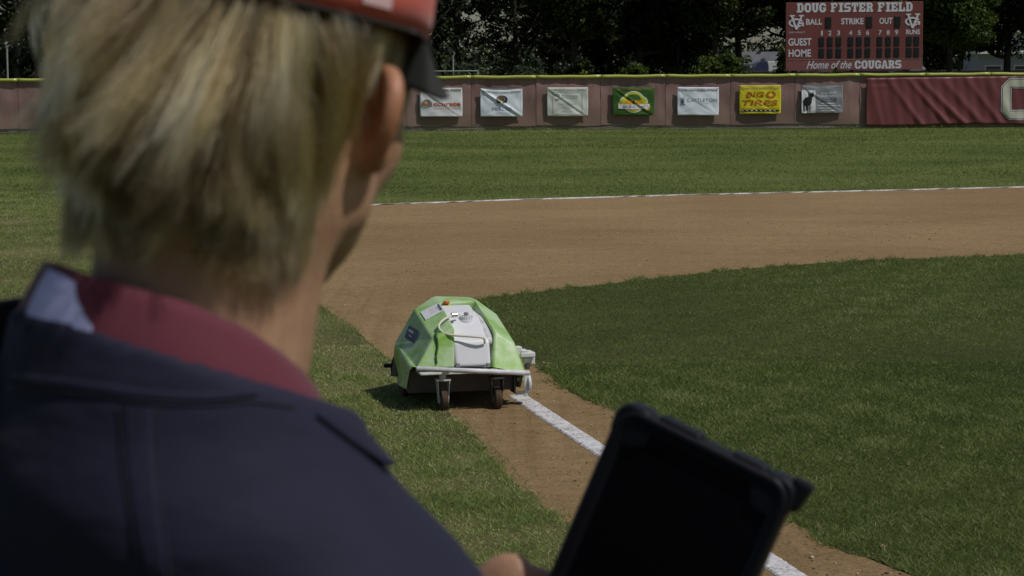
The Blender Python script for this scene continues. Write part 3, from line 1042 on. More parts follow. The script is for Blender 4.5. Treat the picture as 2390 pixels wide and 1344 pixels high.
b, P = hung_banner(1871, 199, 1966, 265, M['banner_grey'], 'grey banner with a photo of a standing black wolf', 7, sag=0.045, fold=0.2)
shape('photo_panel', [bar(0.01, 0.16, 0.34, 0.98)], P, M['banner_white'], b, 0.004)
shape('photo_print', [[(0.17, 0.40), (0.16, 0.22), (0.20, 0.28), (0.245, 0.27), (0.29, 0.20), (0.30, 0.36), (0.26, 0.44), (0.25, 0.62), (0.22, 0.70), (0.12, 0.74), (0.05, 0.70), (0.04, 0.55), (0.09, 0.44)],
                      bar(0.05, 0.68, 0.085, 0.93), bar(0.11, 0.70, 0.14, 0.90), bar(0.195, 0.68, 0.22, 0.95), bar(0.145, 0.70, 0.172, 0.95)], P, M['ink_black'], b, 0.008)
letters('lettering', 'Lone Wolfe', (0.48, 0.85, 0.20, 0.29), P, M['ink_white'], b)
letters('lettering', 'Produce Sales LLC', (0.37, 0.98, 0.31, 0.40), P, M['ink_white'], b)
letters('lettering', 'Tom Wolfe', (0.50, 0.86, 0.44, 0.53), P, M['ink_black'], b)
shape('fine_print', [bar(a + q * 0.042, v, a + q * 0.042 + 0.032, v + 0.026) for a, c, v in ((0.48, 0.84, 0.63), (0.37, 0.97, 0.71), (0.44, 0.86, 0.80), (0.48, 0.82, 0.88)) for q in range(int((c - a) / 0.042))], P, M['ink_white'], b)
shape('fine_print', [bar(0.47 + q * 0.042, 0.56, 0.502 + q * 0.042, 0.582) for q in range(9)], P, M['ink_black'], b)

# the long maroon banner with the letter
M['maroon_vinyl'] = pmat('maroon_vinyl', (0.185, 0.050, 0.053), 0.42, 0.08, 0.6)
M['cream'] = pmat('cream', (0.55, 0.55, 0.44), 0.45, 0.05, 3.0)
M['maroon_dark'] = pmat('maroon_dark', (0.035, 0.015, 0.02), 0.5)
yb = FY - 0.09
pA, pB = D(2022, 182, yb), D(2022, 293, yb)
LW, LH = 11.5, pA[2] - pB[2]
long_b = thing('long_banner', 'long creased maroon banner with a big outlined cream letter C', 'banner', (pA[0], yb, pA[2]))


def PL(u, v, off=0.0):
    x = u
    y = 0.0
    for k, (x0, sl_, wd_, am) in enumerate(((0.15, 0.25, 0.10, 0.03), (0.7, 0.75, 0.12, 0.045), (1.35, 0.9, 0.10, 0.05), (1.75, 1.0, 0.13, 0.055), (2.5, 0.9, 0.16, 0.045), (3.3, 0.8, 0.13, 0.04), (4.0, 0.7, 0.2, 0.03), (5.6, 0.5, 0.2, 0.03), (7.4, 0.8, 0.2, 0.03), (9.0, 0.4, 0.2, 0.03))):
        q = (u - x0 - sl_ * v * LH) / wd_
        y -= am * math.exp(-q * q) * (0.35 + 0.65 * v)
    y -= 0.010 * math.sin(6 * u + 2 * v) + 0.006 * math.sin(17 * u - 5 * v)
    y -= 0.012 * math.exp(-(((u - 0.5) / 0.35) ** 2)) * math.exp(-((v - 0.1) / 0.12) ** 2) * math.sin(14 * v * 3)
    z = -v * LH - 0.02 * math.sin(u * 1.4) * v + 0.0061 * u
    return (x, y - off, z)


nx, nz = 260, 26
vs = [PL(LW * i / nx, j / nz) for j in range(nz + 1) for i in range(nx + 1)]
fs = [(j * (nx + 1) + i, (j + 1) * (nx + 1) + i, (j + 1) * (nx + 1) + i + 1, j * (nx + 1) + i + 1) for j in range(nz) for i in range(nx)]
o = link('vinyl_sheet', pymesh('vinyl_sheet', vs, fs, True), long_b, M['maroon_vinyl'])
sd = o.modifiers.new('thick', 'SOLIDIFY')
sd.thickness, sd.offset = 0.002, -1


def big_c(grow):
    """block letter C, outline grown by grow metres: list of quads in (u, v)"""
    u0, u1, v0, v1 = (2337 - 2022) * FS, (2337 - 2022 + 92) * FS, 0.055, 0.895
    t_ = 0.30
    H_ = LH
    g = grow
    def q(x, y):
        return (u0 + x, v0 + y / H_)
    Wc, Hc_ = u1 - u0, (v1 - v0) * H_
    c = 0.26
    outer = [(-g, c), (c, -g), (Wc - c, -g), (Wc + g, c), (Wc + g, 0.50 + g), (Wc - t_ - g, 0.50 + g)]
    parts = []
    ti = t_ + g
    parts.append([q(-g, c - g * .4), q(c - g * .4, -g), q(c + 0.1, -g), q(ti, ti - 0.02), q(ti, Hc_ / 2), q(-g, Hc_ / 2)])
    parts.append([q(-g, Hc_ - c + g * .4), q(-g, Hc_ / 2), q(ti, Hc_ / 2), q(ti, Hc_ - ti + 0.02), q(c + 0.1, Hc_ + g), q(c - g * .4, Hc_ + g)])
    parts.append([q(c + 0.1, -g), q(Wc - c + g * .4, -g), q(Wc + g, c - g * .4), q(Wc + g, 0.52 + g), q(Wc - ti, 0.52 + g), q(Wc - ti, ti), q(ti, ti - 0.02)])
    parts.append([q(c + 0.1, Hc_ + g), q(ti, Hc_ - ti + 0.02), q(Wc - ti, Hc_ - ti), q(Wc - ti, Hc_ - 0.52 - g), q(Wc + g, Hc_ - 0.52 - g), q(Wc + g, Hc_ - c + g * .4), q(Wc - c + g * .4, Hc_ + g)])
    return parts


def dense_shape(name, polys, P, mat, parent, off):
    """flat print cut fine enough to follow the folds of the sheet"""
    bm = bmesh.new()
    for pl in polys:
        f = bm.faces.new([bm.verts.new((u, v, 0)) for u, v in pl])
    bm.normal_update()
    bmesh.ops.triangulate(bm, faces=bm.faces[:])
    for _ in range(4):
        es = [e for e in bm.edges if e.calc_length() > 0.07]
        if not es:
            break
        bmesh.ops.subdivide_edges(bm, edges=es, cuts=1)
        bmesh.ops.triangulate(bm, faces=[f for f in bm.faces if len(f.verts) > 3])
    for v in bm.verts:
        v.co = P(v.co.x, v.co.y, off)
    me = bpy.data.meshes.new(name)
    bm.to_mesh(me)
    bm.free()
    return link(name, me, parent, mat)


dense_shape('letter_outline', big_c(0.045), PL, M['maroon_dark'], long_b, 0.006)
dense_shape('letter_outline', big_c(0.026), PL, M['ink_white'], long_b, 0.011)
dense_shape('letter_outline', big_c(0.0), PL, M['maroon_dark'], long_b, 0.016)
dense_shape('letter', big_c(-0.022), PL, M['cream'], long_b, 0.021)

# weeds along the foot of the fence
pts = np.stack([rng.uniform(-20, 20, 5200), FY - 0.03 - np.abs(rng.normal(0, 0.07, 5200))], 1)
dens = np.clip(vnoise(pts[:, 0], 0 * pts[:, 0], 9, 8, 1.1) * 0.6 + np.where(pts[:, 0] < 2.5, 0.55, 0.1), 0, 1)
k = rng.random(len(pts)) < dens
pts, dens = pts[k], dens[k]
blades('fence_weeds', pts, np.clip(rng.gamma(3.0, 0.03, len(pts)) * (0.4 + dens), 0.02, 0.26), np.full(len(pts), 0.022), np.clip(rng.normal(0.45, 0.2, len(pts)), 0, 1), M['blade_out'], 24)

# ------------------------------------------------------------------ scoreboard
BY = 79.0
BS = BY / FPX
bl = D(1833, 165, BY)
board = thing('scoreboard', 'maroon scoreboard with white lettering and black digit windows on two posts', 'scoreboard', (bl[0], BY, 0))
M['board'] = pmat('board_maroon', (0.185, 0.052, 0.045), 0.45, 0.06, 1.5)
M['board_low'] = pmat('board_faded', (0.235, 0.085, 0.08), 0.45, 0.10, 0.8)
M['board_text'] = pmat('board_white', (0.66, 0.67, 0.70), 0.5, 0.04)
M['digit'] = pmat('digit_black', (0.010, 0.010, 0.011), 0.45, 0.2)
M['digit_seg'] = pmat('digit_segment', (0.018, 0.018, 0.019), 0.4, 0.1)
Z0 = bl[2]
BWID, BHT = 317 * BS, 157 * BS


def PB(u, v, off=0.0):
    """u, v in photograph pixels of the board, v downwards from its top edge; the board leans 0.6 degrees"""
    return (u * BS, -0.10 - off, Z0 + (157 - v) * BS + 0.0035 * u * BS)


def board_panel(name, v0, v1, mat, proud):
    a, b_, c, d_ = PB(0, v1), PB(317, v1), PB(317, v0), PB(0, v0)
    mb = MB()
    fr = [(p[0], p[1] - proud, p[2]) for p in (a, b_, c, d_)]
    bk = [(p[0], 0.12, p[2]) for p in (a, b_, c, d_)]
    mb.add(fr + bk, [(0, 1, 2, 3), (7, 6, 5, 4), (0, 4, 5, 1), (1, 5, 6, 2), (2, 6, 7, 3), (3, 7, 4, 0)])
    return mb.build(name, mat, board, False, 0.008, 1)


board_panel('header_panel', 0, 25.0, M['board'], 0.0)
board_panel('main_panel', 25.6, 131.8, M['board'], 0.0)
board_panel('footer_panel', 132.6, 157, M['board_low'], 0.012)
MB().box((BWID / 2, -0.118, Z0 + (157 - 132.2) * BS + 0.009), (BWID, 0.012, 0.014)).build('trim', M['ink_tan'], board)
for u in (17, 72, 247):
    z_t = PB(u, 157)[2]
    if u != 17:
        MB().box((u * BS, 0.16, (z_t + 0.4) / 2), (0.16, 0.16, z_t + 0.4)).build('post', M['galv'], board)
slab('lettering', 'DOUG FISTER FIELD', (25, 293, 1.8, 23.2), PB, M['board_text'], board)
for body, rect in (('BALL', (46.5, 83.5, 38, 51.5)), ('STRIKE', (127.7, 179.5, 37.3, 51.6)), ('OUT', (216, 246.5, 37, 51.4)), ('RUNS', (278.5, 310, 64.4, 75.8)), ('GUEST', (5.5, 59.4, 82.3, 99.4)), ('HOME', (6.5, 58.3, 108, 125.4))):
    letters('lettering', body, rect, PB, M['board_text'], board, 0.006, bold=0.022)
for ch, cx in zip('123456789', (627, 762, 905, 1110, 1254, 1395, 1605, 1740, 1880)):
    u = (cx - 25) / 7.242
    letters('lettering', ch, (u - (1.7 if ch == '1' else 3.5), u + (1.7 if ch == '1' else 3.5), 65.5, 76.3), PB, M['board_text'], board, 0.006, bold=0.012)
letters('lettering', 'DAKTRONICS', (6.5, 43.5, 67, 70.4), PB, M['board_text'], board, 0.006)
letters('lettering', 'Home of the', (48, 152.6, 134.5, 153.0), PB, M['board_text'], board, 0.018, shear=0.42, bold=0.012)
slab('lettering', 'COUGARS', (159.5, 268, 135, 154), PB, M['board_text'], board, 0.018)
for du, dv in ((0, 0), (269, -0.8)):
    g_ = arc(23.5 + du, 47 + dv, 17.5, 10.5, 4.2, 20, 335, 26)
    shape('monogram', g_ + [bar(27 + du, 46 + dv, 41 + du, 49.6 + dv), bar(36.6 + du, 49.6 + dv, 41 + du, 55 + dv)], PB, M['board_text'], board, 0.006)
    shape('monogram', [[(11 + du, 32 + dv), (16 + du, 32 + dv), (26.2 + du, 62.5 + dv), (21.8 + du, 62.5 + dv)], [(33.5 + du, 32 + dv), (38.0 + du, 32 + dv), (26.2 + du, 62.5 + dv), (23.0 + du, 58 + dv)],
                       bar(8.5 + du, 29 + dv, 20 + du, 32 + dv), bar(29.5 + du, 29 + dv, 41 + du, 32 + dv)], PB, M['board_text'], board, 0.024)


def digit(u0, u1, v0, v1):
    a = PB(u0, v1)
    c = PB(u1, v0)
    o_ = MB().box(((a[0] + c[0]) / 2, -0.112, (a[2] + c[2]) / 2), (c[0] - a[0], 0.025, c[2] - a[2])).build('digit_window', M['digit'], board, False, 0.02, 1)
    mu, mv = (u0 + u1) / 2, (v0 + v1) / 2
    du, dv = (u1 - u0) * 0.24, (v1 - v0) * 0.36
    sgs = [bar(mu - du, mv - dv - .6, mu + du, mv - dv + .6), bar(mu - du, mv - .6, mu + du, mv + .6), bar(mu - du, mv + dv - .6, mu + du, mv + dv + .6),
           bar(mu - du - .6, mv - dv, mu - du + .6, mv), bar(mu + du - .6, mv - dv, mu + du + .6, mv), bar(mu - du - .6, mv, mu - du + .6, mv + dv), bar(mu + du - .6, mv, mu + du + .6, mv + dv)]
    shape('digit_segment', sgs, PB, M['digit_seg'], o_, 0.030)


for u0, u1 in ((91, 105), (185.3, 199.5), (250.6, 265)):
    digit(u0, u1, 33.7, 59.7)
for x0, x1 in ((577, 667), (720, 810), (865, 957), (1065, 1157), (1207, 1300), (1350, 1443), (1553, 1643), (1697, 1787), (1840, 1930), (2045, 2138), (2170, 2262)):
    for v0, v1 in ((80, 101.8), (106, 128)):
        digit((x0 - 25) / 7.242, (x1 - 25) / 7.242, v0, v1)

# ------------------------------------------------------------------ trees, shrubs and what stands beyond the fence
def leaf_mat(name, stops, trans=0.35):
    mt = blade_mat(name, stops, trans)
    b = mt.node_tree.nodes['Principled BSDF']
    b.inputs['Roughness'].default_value = 0.5
    b.inputs['Specular IOR Level'].default_value = 0.22
    return mt


M['leaf_shaded'] = leaf_mat('leaf_shaded', [(0.0, (0.005, 0.009, 0.003)), (0.5, (0.012, 0.021, 0.005)), (1.0, (0.045, 0.065, 0.011))], 0.15)  # leaf colour darkened to carry the shade inside the crowns
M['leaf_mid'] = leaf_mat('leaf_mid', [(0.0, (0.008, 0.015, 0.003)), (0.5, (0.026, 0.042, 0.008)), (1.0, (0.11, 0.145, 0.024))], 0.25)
M['leaf_lit'] = leaf_mat('leaf_lit', [(0.0, (0.020, 0.038, 0.006)), (0.5, (0.065, 0.100, 0.016)), (1.0, (0.16, 0.21, 0.045))], 0.38)  # lighter copy of the leaf colour for foliage in the sun
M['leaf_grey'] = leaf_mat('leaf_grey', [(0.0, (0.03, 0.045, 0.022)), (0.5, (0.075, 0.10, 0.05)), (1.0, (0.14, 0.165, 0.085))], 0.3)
M['bark'] = pmat('bark', (0.035, 0.027, 0.021), 0.95, 0.35, 3.0, 0.8, 9.0, 0.03)


def leaf_cloud(cent, spread, per, size, seed, droop=0.2):
    """leaf cards scattered about clump centres: returns verts, quads, tint"""
    r_ = np.random.default_rng(seed)
    n = len(cent) * per
    c = np.repeat(cent, per, 0)
    sp = np.repeat(spread, per)[:, None]
    off = r_.normal(0, 1, (n, 3))
    off /= np.linalg.norm(off, axis=1)[:, None] + 1e-6
    off *= (r_.random(n) ** 0.45)[:, None] * sp
    off[:, 2] *= 0.75
    p = c + off
    nr = off / sp + r_.normal(0, 0.7, (n, 3)) + np.array([0, 0, 0.35])
    nr /= np.linalg.norm(nr, axis=1)[:, None]
    t = r_.normal(0, 1, (n, 3))
    t -= nr * (t * nr).sum(1)[:, None]
    t /= np.linalg.norm(t, axis=1)[:, None]
    b_ = np.cross(nr, t)
    s = size * r_.uniform(0.55, 1.35, n)[:, None]
    V = np.stack([p - t * s, p - b_ * s * 0.45 - t * s * 0.1 + nr * s * 0.12, p + t * s - np.array([0, 0, 1]) * s * droop, p + b_ * s * 0.45 - t * s * 0.1 + nr * s * 0.12], 1)
    tint = np.clip(np.repeat(r_.normal(0.40, 0.19, len(cent)), per) + r_.normal(0, 0.16, n), 0, 1)
    F = np.arange(n * 4).reshape(-1, 4)
    return V.reshape(-1, 3), F, np.repeat(tint, 4)


def crown_centres(n, rad, zc, seed, zbot, hollow=0.55, lobes=5):
    r_ = np.random.default_rng(seed)
    lob = r_.normal(0, 1, (lobes, 3))
    lob /= np.linalg.norm(lob, axis=1)[:, None]
    out = []
    while len(out) < n:
        d_ = r_.normal(0, 1, 3)
        d_ /= np.linalg.norm(d_)
        bulge = 0.78 + 0.34 * max(0, (lob @ d_).max()) ** 3
        q = d_ * (hollow + (1 - hollow) * r_.random() ** 0.6) * bulge * np.array(rad)
        q[2] += zc
        if q[2] > zbot + 0.35 * r_.random():
            out.append(q)
    return np.array(out)


def make_tree(name, label, x, y, rad, height, zbot, nclump, per, leaf, mat, seed, group, trunk_r=0.22, lean=0.0, clump=0.55, hollow=0.5, cat='tree'):
    t = thing(name, label, cat, (x, y, 0), 0, group)
    zc = (height + zbot) / 2
    cen = crown_centres(nclump, (rad, rad * 0.9, (height - zbot) / 2), zc, seed, zbot, hollow)
    r_ = np.random.default_rng(seed + 1)
    V, F, ti = leaf_cloud(cen, clump * r_.uniform(0.6, 1.35, len(cen)), per, leaf, seed + 2)
    me = npmesh('crown', V, F)
    attr(me, 'tint', ti)
    link('crown', me, t, mat)
    mb = MB()
    top = np.array([lean, 0, zbot + (height - zbot) * 0.62])
    mb.tube(smooth_curve([(0, 0, -0.05), (lean * 0.2 + 0.05, 0.04, zbot * 0.5), (lean * 0.5 - 0.05, 0, zbot + 0.6), tuple(top)], 8), [trunk_r * 1.35] + [trunk_r * (1 - 0.085 * k) for k in range(8)], 8)
    o_ = mb.build('trunk', M['bark'], t, True)
    for k in range(7):
        a = k * 2.4 + seed
        s_ = np.array([lean * (0.3 + 0.07 * k), 0, zbot + 0.1 + (height - zbot) * 0.07 * k])
        e_ = s_ + np.array([math.cos(a) * rad * 0.72, math.sin(a) * rad * 0.66, rad * 0.42])
        mid = (s_ + e_) / 2 + np.array([0, 0, -0.12 * rad])
        MB().tube(smooth_curve([s_, mid, e_], 6), [trunk_r * 0.42, trunk_r * .36, trunk_r * .3, trunk_r * .24, trunk_r * .18, trunk_r * .12, trunk_r * .07], 6).build('limb', M['bark'], o_, True)
    return t


def XP(px, y):
    return float(D(px, 175, y)[0])


GT = 'trees standing beyond the outfield fence'
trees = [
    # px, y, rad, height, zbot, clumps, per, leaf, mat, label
    (40, 84, 3.0, 9.5, 2.4, 170, 90, 0.115, 'leaf_shaded', 'dark leafy tree at the far end of the fence, beside the thin light pole'),
    (330, 86, 3.2, 9.5, 2.2, 150, 80, 0.12, 'leaf_shaded', 'dark leafy tree hidden by the blond hair'),
    (640, 85, 3.4, 10, 2.2, 150, 80, 0.12, 'leaf_shaded', 'dark leafy tree hidden by the cap'),
    (930, 87, 3.2, 10, 2.0, 160, 80, 0.115, 'leaf_shaded', 'dark tree whose crown starts behind the cap brim'),
    (1075, 92, 3.2, 10, 2.9, 105, 80, 0.10, 'leaf_shaded', 'thin airy tree with sky showing through, behind the pipe frame'),
    (1215, 90, 2.9, 10, 2.4, 110, 80, 0.10, 'leaf_shaded', 'thin dark tree between the pipe frame and the leafier trees'),
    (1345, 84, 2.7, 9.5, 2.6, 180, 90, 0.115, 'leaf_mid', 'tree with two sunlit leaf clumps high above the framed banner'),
    (1490, 86, 3.0, 10, 2.0, 230, 90, 0.125, 'leaf_shaded', 'very dark dense tree above the green banner'),
    (1575, 87, 2.2, 10, 2.1, 210, 90, 0.125, 'leaf_shaded', 'very dark dense tree above the plain ice white banner'),
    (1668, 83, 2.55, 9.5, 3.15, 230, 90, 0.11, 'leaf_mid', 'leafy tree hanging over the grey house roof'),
    (1727, 95, 2.1, 10, 3.35, 200, 90, 0.12, 'leaf_shaded', 'dark tree rising behind the taller sunlit shrub by the house'),
    (1850, 91, 2.3, 10, 3.3, 200, 90, 0.12, 'leaf_shaded', 'dark tree whose boughs hang between the house and the scoreboard'),
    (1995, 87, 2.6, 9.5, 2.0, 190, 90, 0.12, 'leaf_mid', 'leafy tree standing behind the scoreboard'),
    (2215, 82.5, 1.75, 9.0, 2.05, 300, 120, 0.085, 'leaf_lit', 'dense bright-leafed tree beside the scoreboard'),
    (2345, 87, 1.75, 9.0, 2.35, 190, 100, 0.105, 'leaf_shaded', 'dark tree by the corner of the pale portable building'),
    (2560, 86, 3.2, 9.5, 2.2, 160, 90, 0.12, 'leaf_shaded', 'dark tree past the end of the maroon banner'),
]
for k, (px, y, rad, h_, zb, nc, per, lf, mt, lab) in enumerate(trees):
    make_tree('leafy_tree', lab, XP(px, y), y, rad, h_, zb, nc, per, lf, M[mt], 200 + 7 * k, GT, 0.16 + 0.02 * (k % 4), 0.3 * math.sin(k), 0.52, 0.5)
GB = 'shade trees in the row behind'
back = [(90, 101), (300, 103), (520, 102), (740, 104), (960, 106), (1290, 99), (1430, 101), (1560, 100), (1615, 97), (1985, 103), (1850, 105), (2080, 101), (2215, 97), (2480, 104)]
blab = ['behind the light pole', 'behind the hair', 'behind the middle of the cap', 'behind the cap front', 'behind the cap brim', 'between the thin trees and the framed banner', 'above the framed banner', 'above the green banner', 'above the plain ice white banner',
        'behind the lettering of the scoreboard', 'reaching out over the grey house roof', 'behind the far side of the scoreboard', 'behind the bright-leafed tree', 'past the pale portable building']
for k, (px, y) in enumerate(back):
    make_tree('shade_tree', 'dense almost black tree in the back row, ' + blab[k], XP(px, y), y, 3.3 if px not in (1615, 2215) else 2.1, 11, 3.5 if px == 1850 else 1.2 + 0.3 * (k % 3), 150, 60, 0.18, M['leaf_shaded'], 500 + 5 * k, GB, 0.2, 0.2 * math.sin(k * 2), 0.8, 0.35)

GS = 'young shrubs behind the outfield fence'
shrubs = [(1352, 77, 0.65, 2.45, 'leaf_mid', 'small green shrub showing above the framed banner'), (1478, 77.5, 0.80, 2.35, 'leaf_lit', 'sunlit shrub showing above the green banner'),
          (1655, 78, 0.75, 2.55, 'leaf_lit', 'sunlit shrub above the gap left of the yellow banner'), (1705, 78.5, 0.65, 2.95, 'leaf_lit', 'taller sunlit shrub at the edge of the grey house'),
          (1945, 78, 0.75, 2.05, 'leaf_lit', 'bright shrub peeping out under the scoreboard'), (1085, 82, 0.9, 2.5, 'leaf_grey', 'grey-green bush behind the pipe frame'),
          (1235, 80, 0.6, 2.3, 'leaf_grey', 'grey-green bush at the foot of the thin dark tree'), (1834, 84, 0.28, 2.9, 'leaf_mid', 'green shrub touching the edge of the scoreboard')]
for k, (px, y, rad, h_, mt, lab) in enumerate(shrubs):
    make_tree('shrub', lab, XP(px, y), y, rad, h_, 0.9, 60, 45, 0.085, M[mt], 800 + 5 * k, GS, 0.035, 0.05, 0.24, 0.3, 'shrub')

# far wood closing the view
rw = np.random.default_rng(77)
cen = np.stack([rw.uniform(-75, 75, 900), rw.uniform(178, 205, 900), rw.uniform(0.3, 4.4, 900)], 1)
V, F, ti = leaf_cloud(cen, np.full(900, 2.2), 60, 0.32, 78)
me = npmesh('far_wood', V, F)
attr(me, 'tint', ti)
tag(link('far_wood', me, None, M['leaf_shaded']), kind='stuff')

# dark fence further back, seen under the scoreboard and to the side
M['dark_mesh'] = pmat('dark_mesh', (0.012, 0.014, 0.013), 0.9, 0.2, 2.0)
bfn = thing('boundary_fence', 'low black mesh fence running behind the scoreboard posts', 'fence', (0, 96, 0))
for k in range(16):
    xa = XP(1700, 96) + k * 2.0
    MB().box((xa + 1.0, 0, 1.0), (1.985, 0.03, 1.93)).build('mesh_panel', M['dark_mesh'], bfn)
    MB().cyl((xa, 0.05, 0), (xa, 0.05, 2.06), 0.035, 8).build('post', M['dark_post'], bfn)
    MB().cyl((xa, 0.05, 1.99), (xa + 2.0, 0.05, 1.99), 0.02, 6).build('top_rail', M['dark_post'], bfn)

# grey-roofed house
M['roof'] = pmat('shingle_roof', (0.115, 0.115, 0.125), 0.9, 0.18, 1.2, 0.4, 14.0, 0.02)
M['roof_dark'] = pmat('roof_vent', (0.02, 0.02, 0.022), 0.8)
M['wall_blue'] = pmat('wall_bluegrey', (0.13, 0.14, 0.18), 0.8, 0.1)
M['trim_white'] = pmat('trim_white', (0.68, 0.69, 0.70), 0.6, 0.05)
M['pane'] = pmat('window_pane', (0.03, 0.035, 0.045), 0.12, 0.1)
HYs = 130.0
hx = XP(1748, HYs)
sH = HYs / FPX
zE, zR = 1.75 + (180 - 150) * sH, 1.75 + (180 - 121) * sH
house = thing('house', 'grey-shingled house with white trim showing between shrub and scoreboard', 'house', (hx, HYs, 0))
HW, HD = 9.0, 3.4
rise = zR - zE
MB().box((HW / 2, HD / 2, zE / 2), (HW - 0.3, HD - 0.3, zE)).build('wall', M['wall_blue'], house)
mb = MB()
mb.add([(-0.35, -0.3, zE), (HW, -0.3, zE), (HW, HD / 2, zR), (-0.35 - 0.25, HD / 2, zR), (-0.35, HD + 0.3, zE), (HW, HD + 0.3, zE),
        (-0.35, -0.3, zE - 0.1), (HW, -0.3, zE - 0.1), (HW, HD / 2, zR - 0.1), (-0.6, HD / 2, zR - 0.1), (-0.35, HD + 0.3, zE - 0.1), (HW, HD + 0.3, zE - 0.1)],
       [(0, 1, 2, 3), (3, 2, 5, 4), (6, 9, 8, 7), (9, 10, 11, 8), (0, 6, 7, 1), (0, 3, 9, 6), (3, 4, 10, 9), (4, 5, 11, 10), (1, 7, 8, 2), (2, 8, 11, 5)])
rf = mb.build('roof', M['roof'], house)
for u, v in ((0.9, 0.30), (2.05, 0.33), (0.75, 0.85)):
    MB().box((u, -0.3 + (HD / 2 + 0.3) * v - 0.05, zE + rise * v + 0.07), (0.26, 0.16, 0.07)).build('roof_vent', M['roof_dark'], rf)
MB().box((HW / 2 - 0.1, -0.325, zE - 0.17), (HW - 0.3, 0.05, 0.12)).build('eave_trim', M['trim_white'], house)
mb = MB().add([(0.12, 0.15, zE), (0.12, HD - 0.15, zE), (0.12, HD / 2, zR - 0.14), (0.2, 0.15, zE), (0.2, HD - 0.15, zE), (0.2, HD / 2, zR - 0.14)], [(0, 2, 1), (3, 4, 5), (0, 1, 4, 3), (1, 2, 5, 4), (2, 0, 3, 5)])
mb.build('gable', M['wall_blue'], house)
for xx in (0.78, 1.9, 3.4):
    f_ = MB().box((xx, 0.13, zE - 0.75), (0.5, 0.06, 0.85)).build('window', M['trim_white'], house)
    MB().box((xx, 0.096, zE - 0.75), (0.38, 0.02, 0.70)).build('pane', M['pane'], f_)

# white camper parked in front of the house
M['camper'] = pmat('camper_white', (0.70, 0.72, 0.76), 0.4, 0.04)
M['camper_end'] = pmat('camper_navy', (0.05, 0.055, 0.12), 0.4, 0.1)
M['rubber'] = pmat('rubber', (0.02, 0.02, 0.02), 0.8, 0.2)
cyY = 112.0
cxx = XP(1764, cyY)
sC = cyY / FPX
zT = 1.75 + (181 - 145) * sC
camper = thing('camper', 'white camper trailer with navy end parked before the grey house', 'trailer', (cxx, cyY, 0))
prof = [(0, 0.55), (0, zT - 0.30), (0.10, zT - 0.10), (0.30, zT), (4.6, zT), (4.9, zT - 0.2), (5.0, zT - 0.6), (5.0, 0.55)]
vs = [(x, 0.0, z) for x, z in prof] + [(x, 2.1, z) for x, z in prof]
n = len(prof)
MB().add(vs, [tuple(range(n)), tuple(range(2 * n - 1, n - 1, -1))] + [(i, i + n, (i + 1) % n + n, (i + 1) % n) for i in range(n)]).build('body', M['camper'], camper, False, 0.03, 2)
e_ = [(0, 0.56), (0, zT - 0.28), (0.10, zT - 0.09), (0.32, zT + 0.012), (0.62, zT + 0.012), (0.68, zT - 0.25), (0.68, 0.56)]
n = len(e_)
vs = [(x - 0.012, -0.015, z) for x, z in e_] + [(x - 0.012, 2.115, z) for x, z in e_]
MB().add(vs, [tuple(range(n)), tuple(range(2 * n - 1, n - 1, -1))] + [(i, i + n, (i + 1) % n + n, (i + 1) % n) for i in range(n)]).build('end_cap', M['camper_end'], camper)
MB().box((2.9, -0.012, zT - 0.24), (4.0, 0.02, 0.025)).build('trim', M['ink_grey'], camper)
MB().box((2.9, -0.012, zT - 0.42), (4.0, 0.02, 0.05)).build('trim', M['ink_steel'], camper)
for xx in (1.25, 2.4, 3.5):
    f_ = MB().box((xx, -0.012, zT - 0.68), (0.62, 0.03, 0.26)).build('window', M['ink_lgrey'], camper)
    MB().box((xx, -0.032, zT - 0.68), (0.52, 0.02, 0.2)).build('pane', M['pane'], f_)
for xx in (2.2, 2.95):
    w_ = MB().cyl((xx, 0.02, 0.34), (xx, 0.24, 0.34), 0.34, 16).build('wheel', M['rubber'], camper)
    MB().cyl((xx, 0.0, 0.34), (xx, 0.03, 0.34), 0.18, 12).build('hub', M['galv'], w_)

# pale portable buildings to the right, beyond the dark fence
M['pale_wall'] = pmat('pale_wall', (0.32, 0.33, 0.42), 0.7, 0.06)  # white wall toned down to lavender, its shade put into the colour
M['cream_wall'] = pmat('cream_wall', (0.62, 0.62, 0.60), 0.7, 0.05)


def portable(px0, px1, pyt, y, wall, label, nwin, name='portable_building'):
    s_ = y / FPX
    x0, x1 = XP(px0, y), XP(px1, y)
    z1 = 1.75 + (176.5 - pyt) * s_
    t = thing(name, label, 'building', (x0, y, 0), 0, None)
    L = x1 - x0
    MB().box((L / 2, 2.0, z1 / 2), (L, 4.0, z1)).build('wall', wall, t)
    MB().box((L / 2, 1.9, z1 + 0.08), (L + 0.5, 4.6, 0.16)).build('roof', M['trim_white'], t, False, 0.02, 1)
    for k in range(nwin):
        xx = L * (k + 0.5) / nwin
        f_ = MB().box((xx, -0.012, z1 - 0.95), (min(1.2, L / nwin * 0.6), 0.05, 0.7)).build('window', M['trim_white'], t)
        MB().box((xx, -0.042, z1 - 0.95), (min(1.2, L / nwin * 0.6) - 0.14, 0.02, 0.56)).build('pane', M['pane'], f_)
    return t


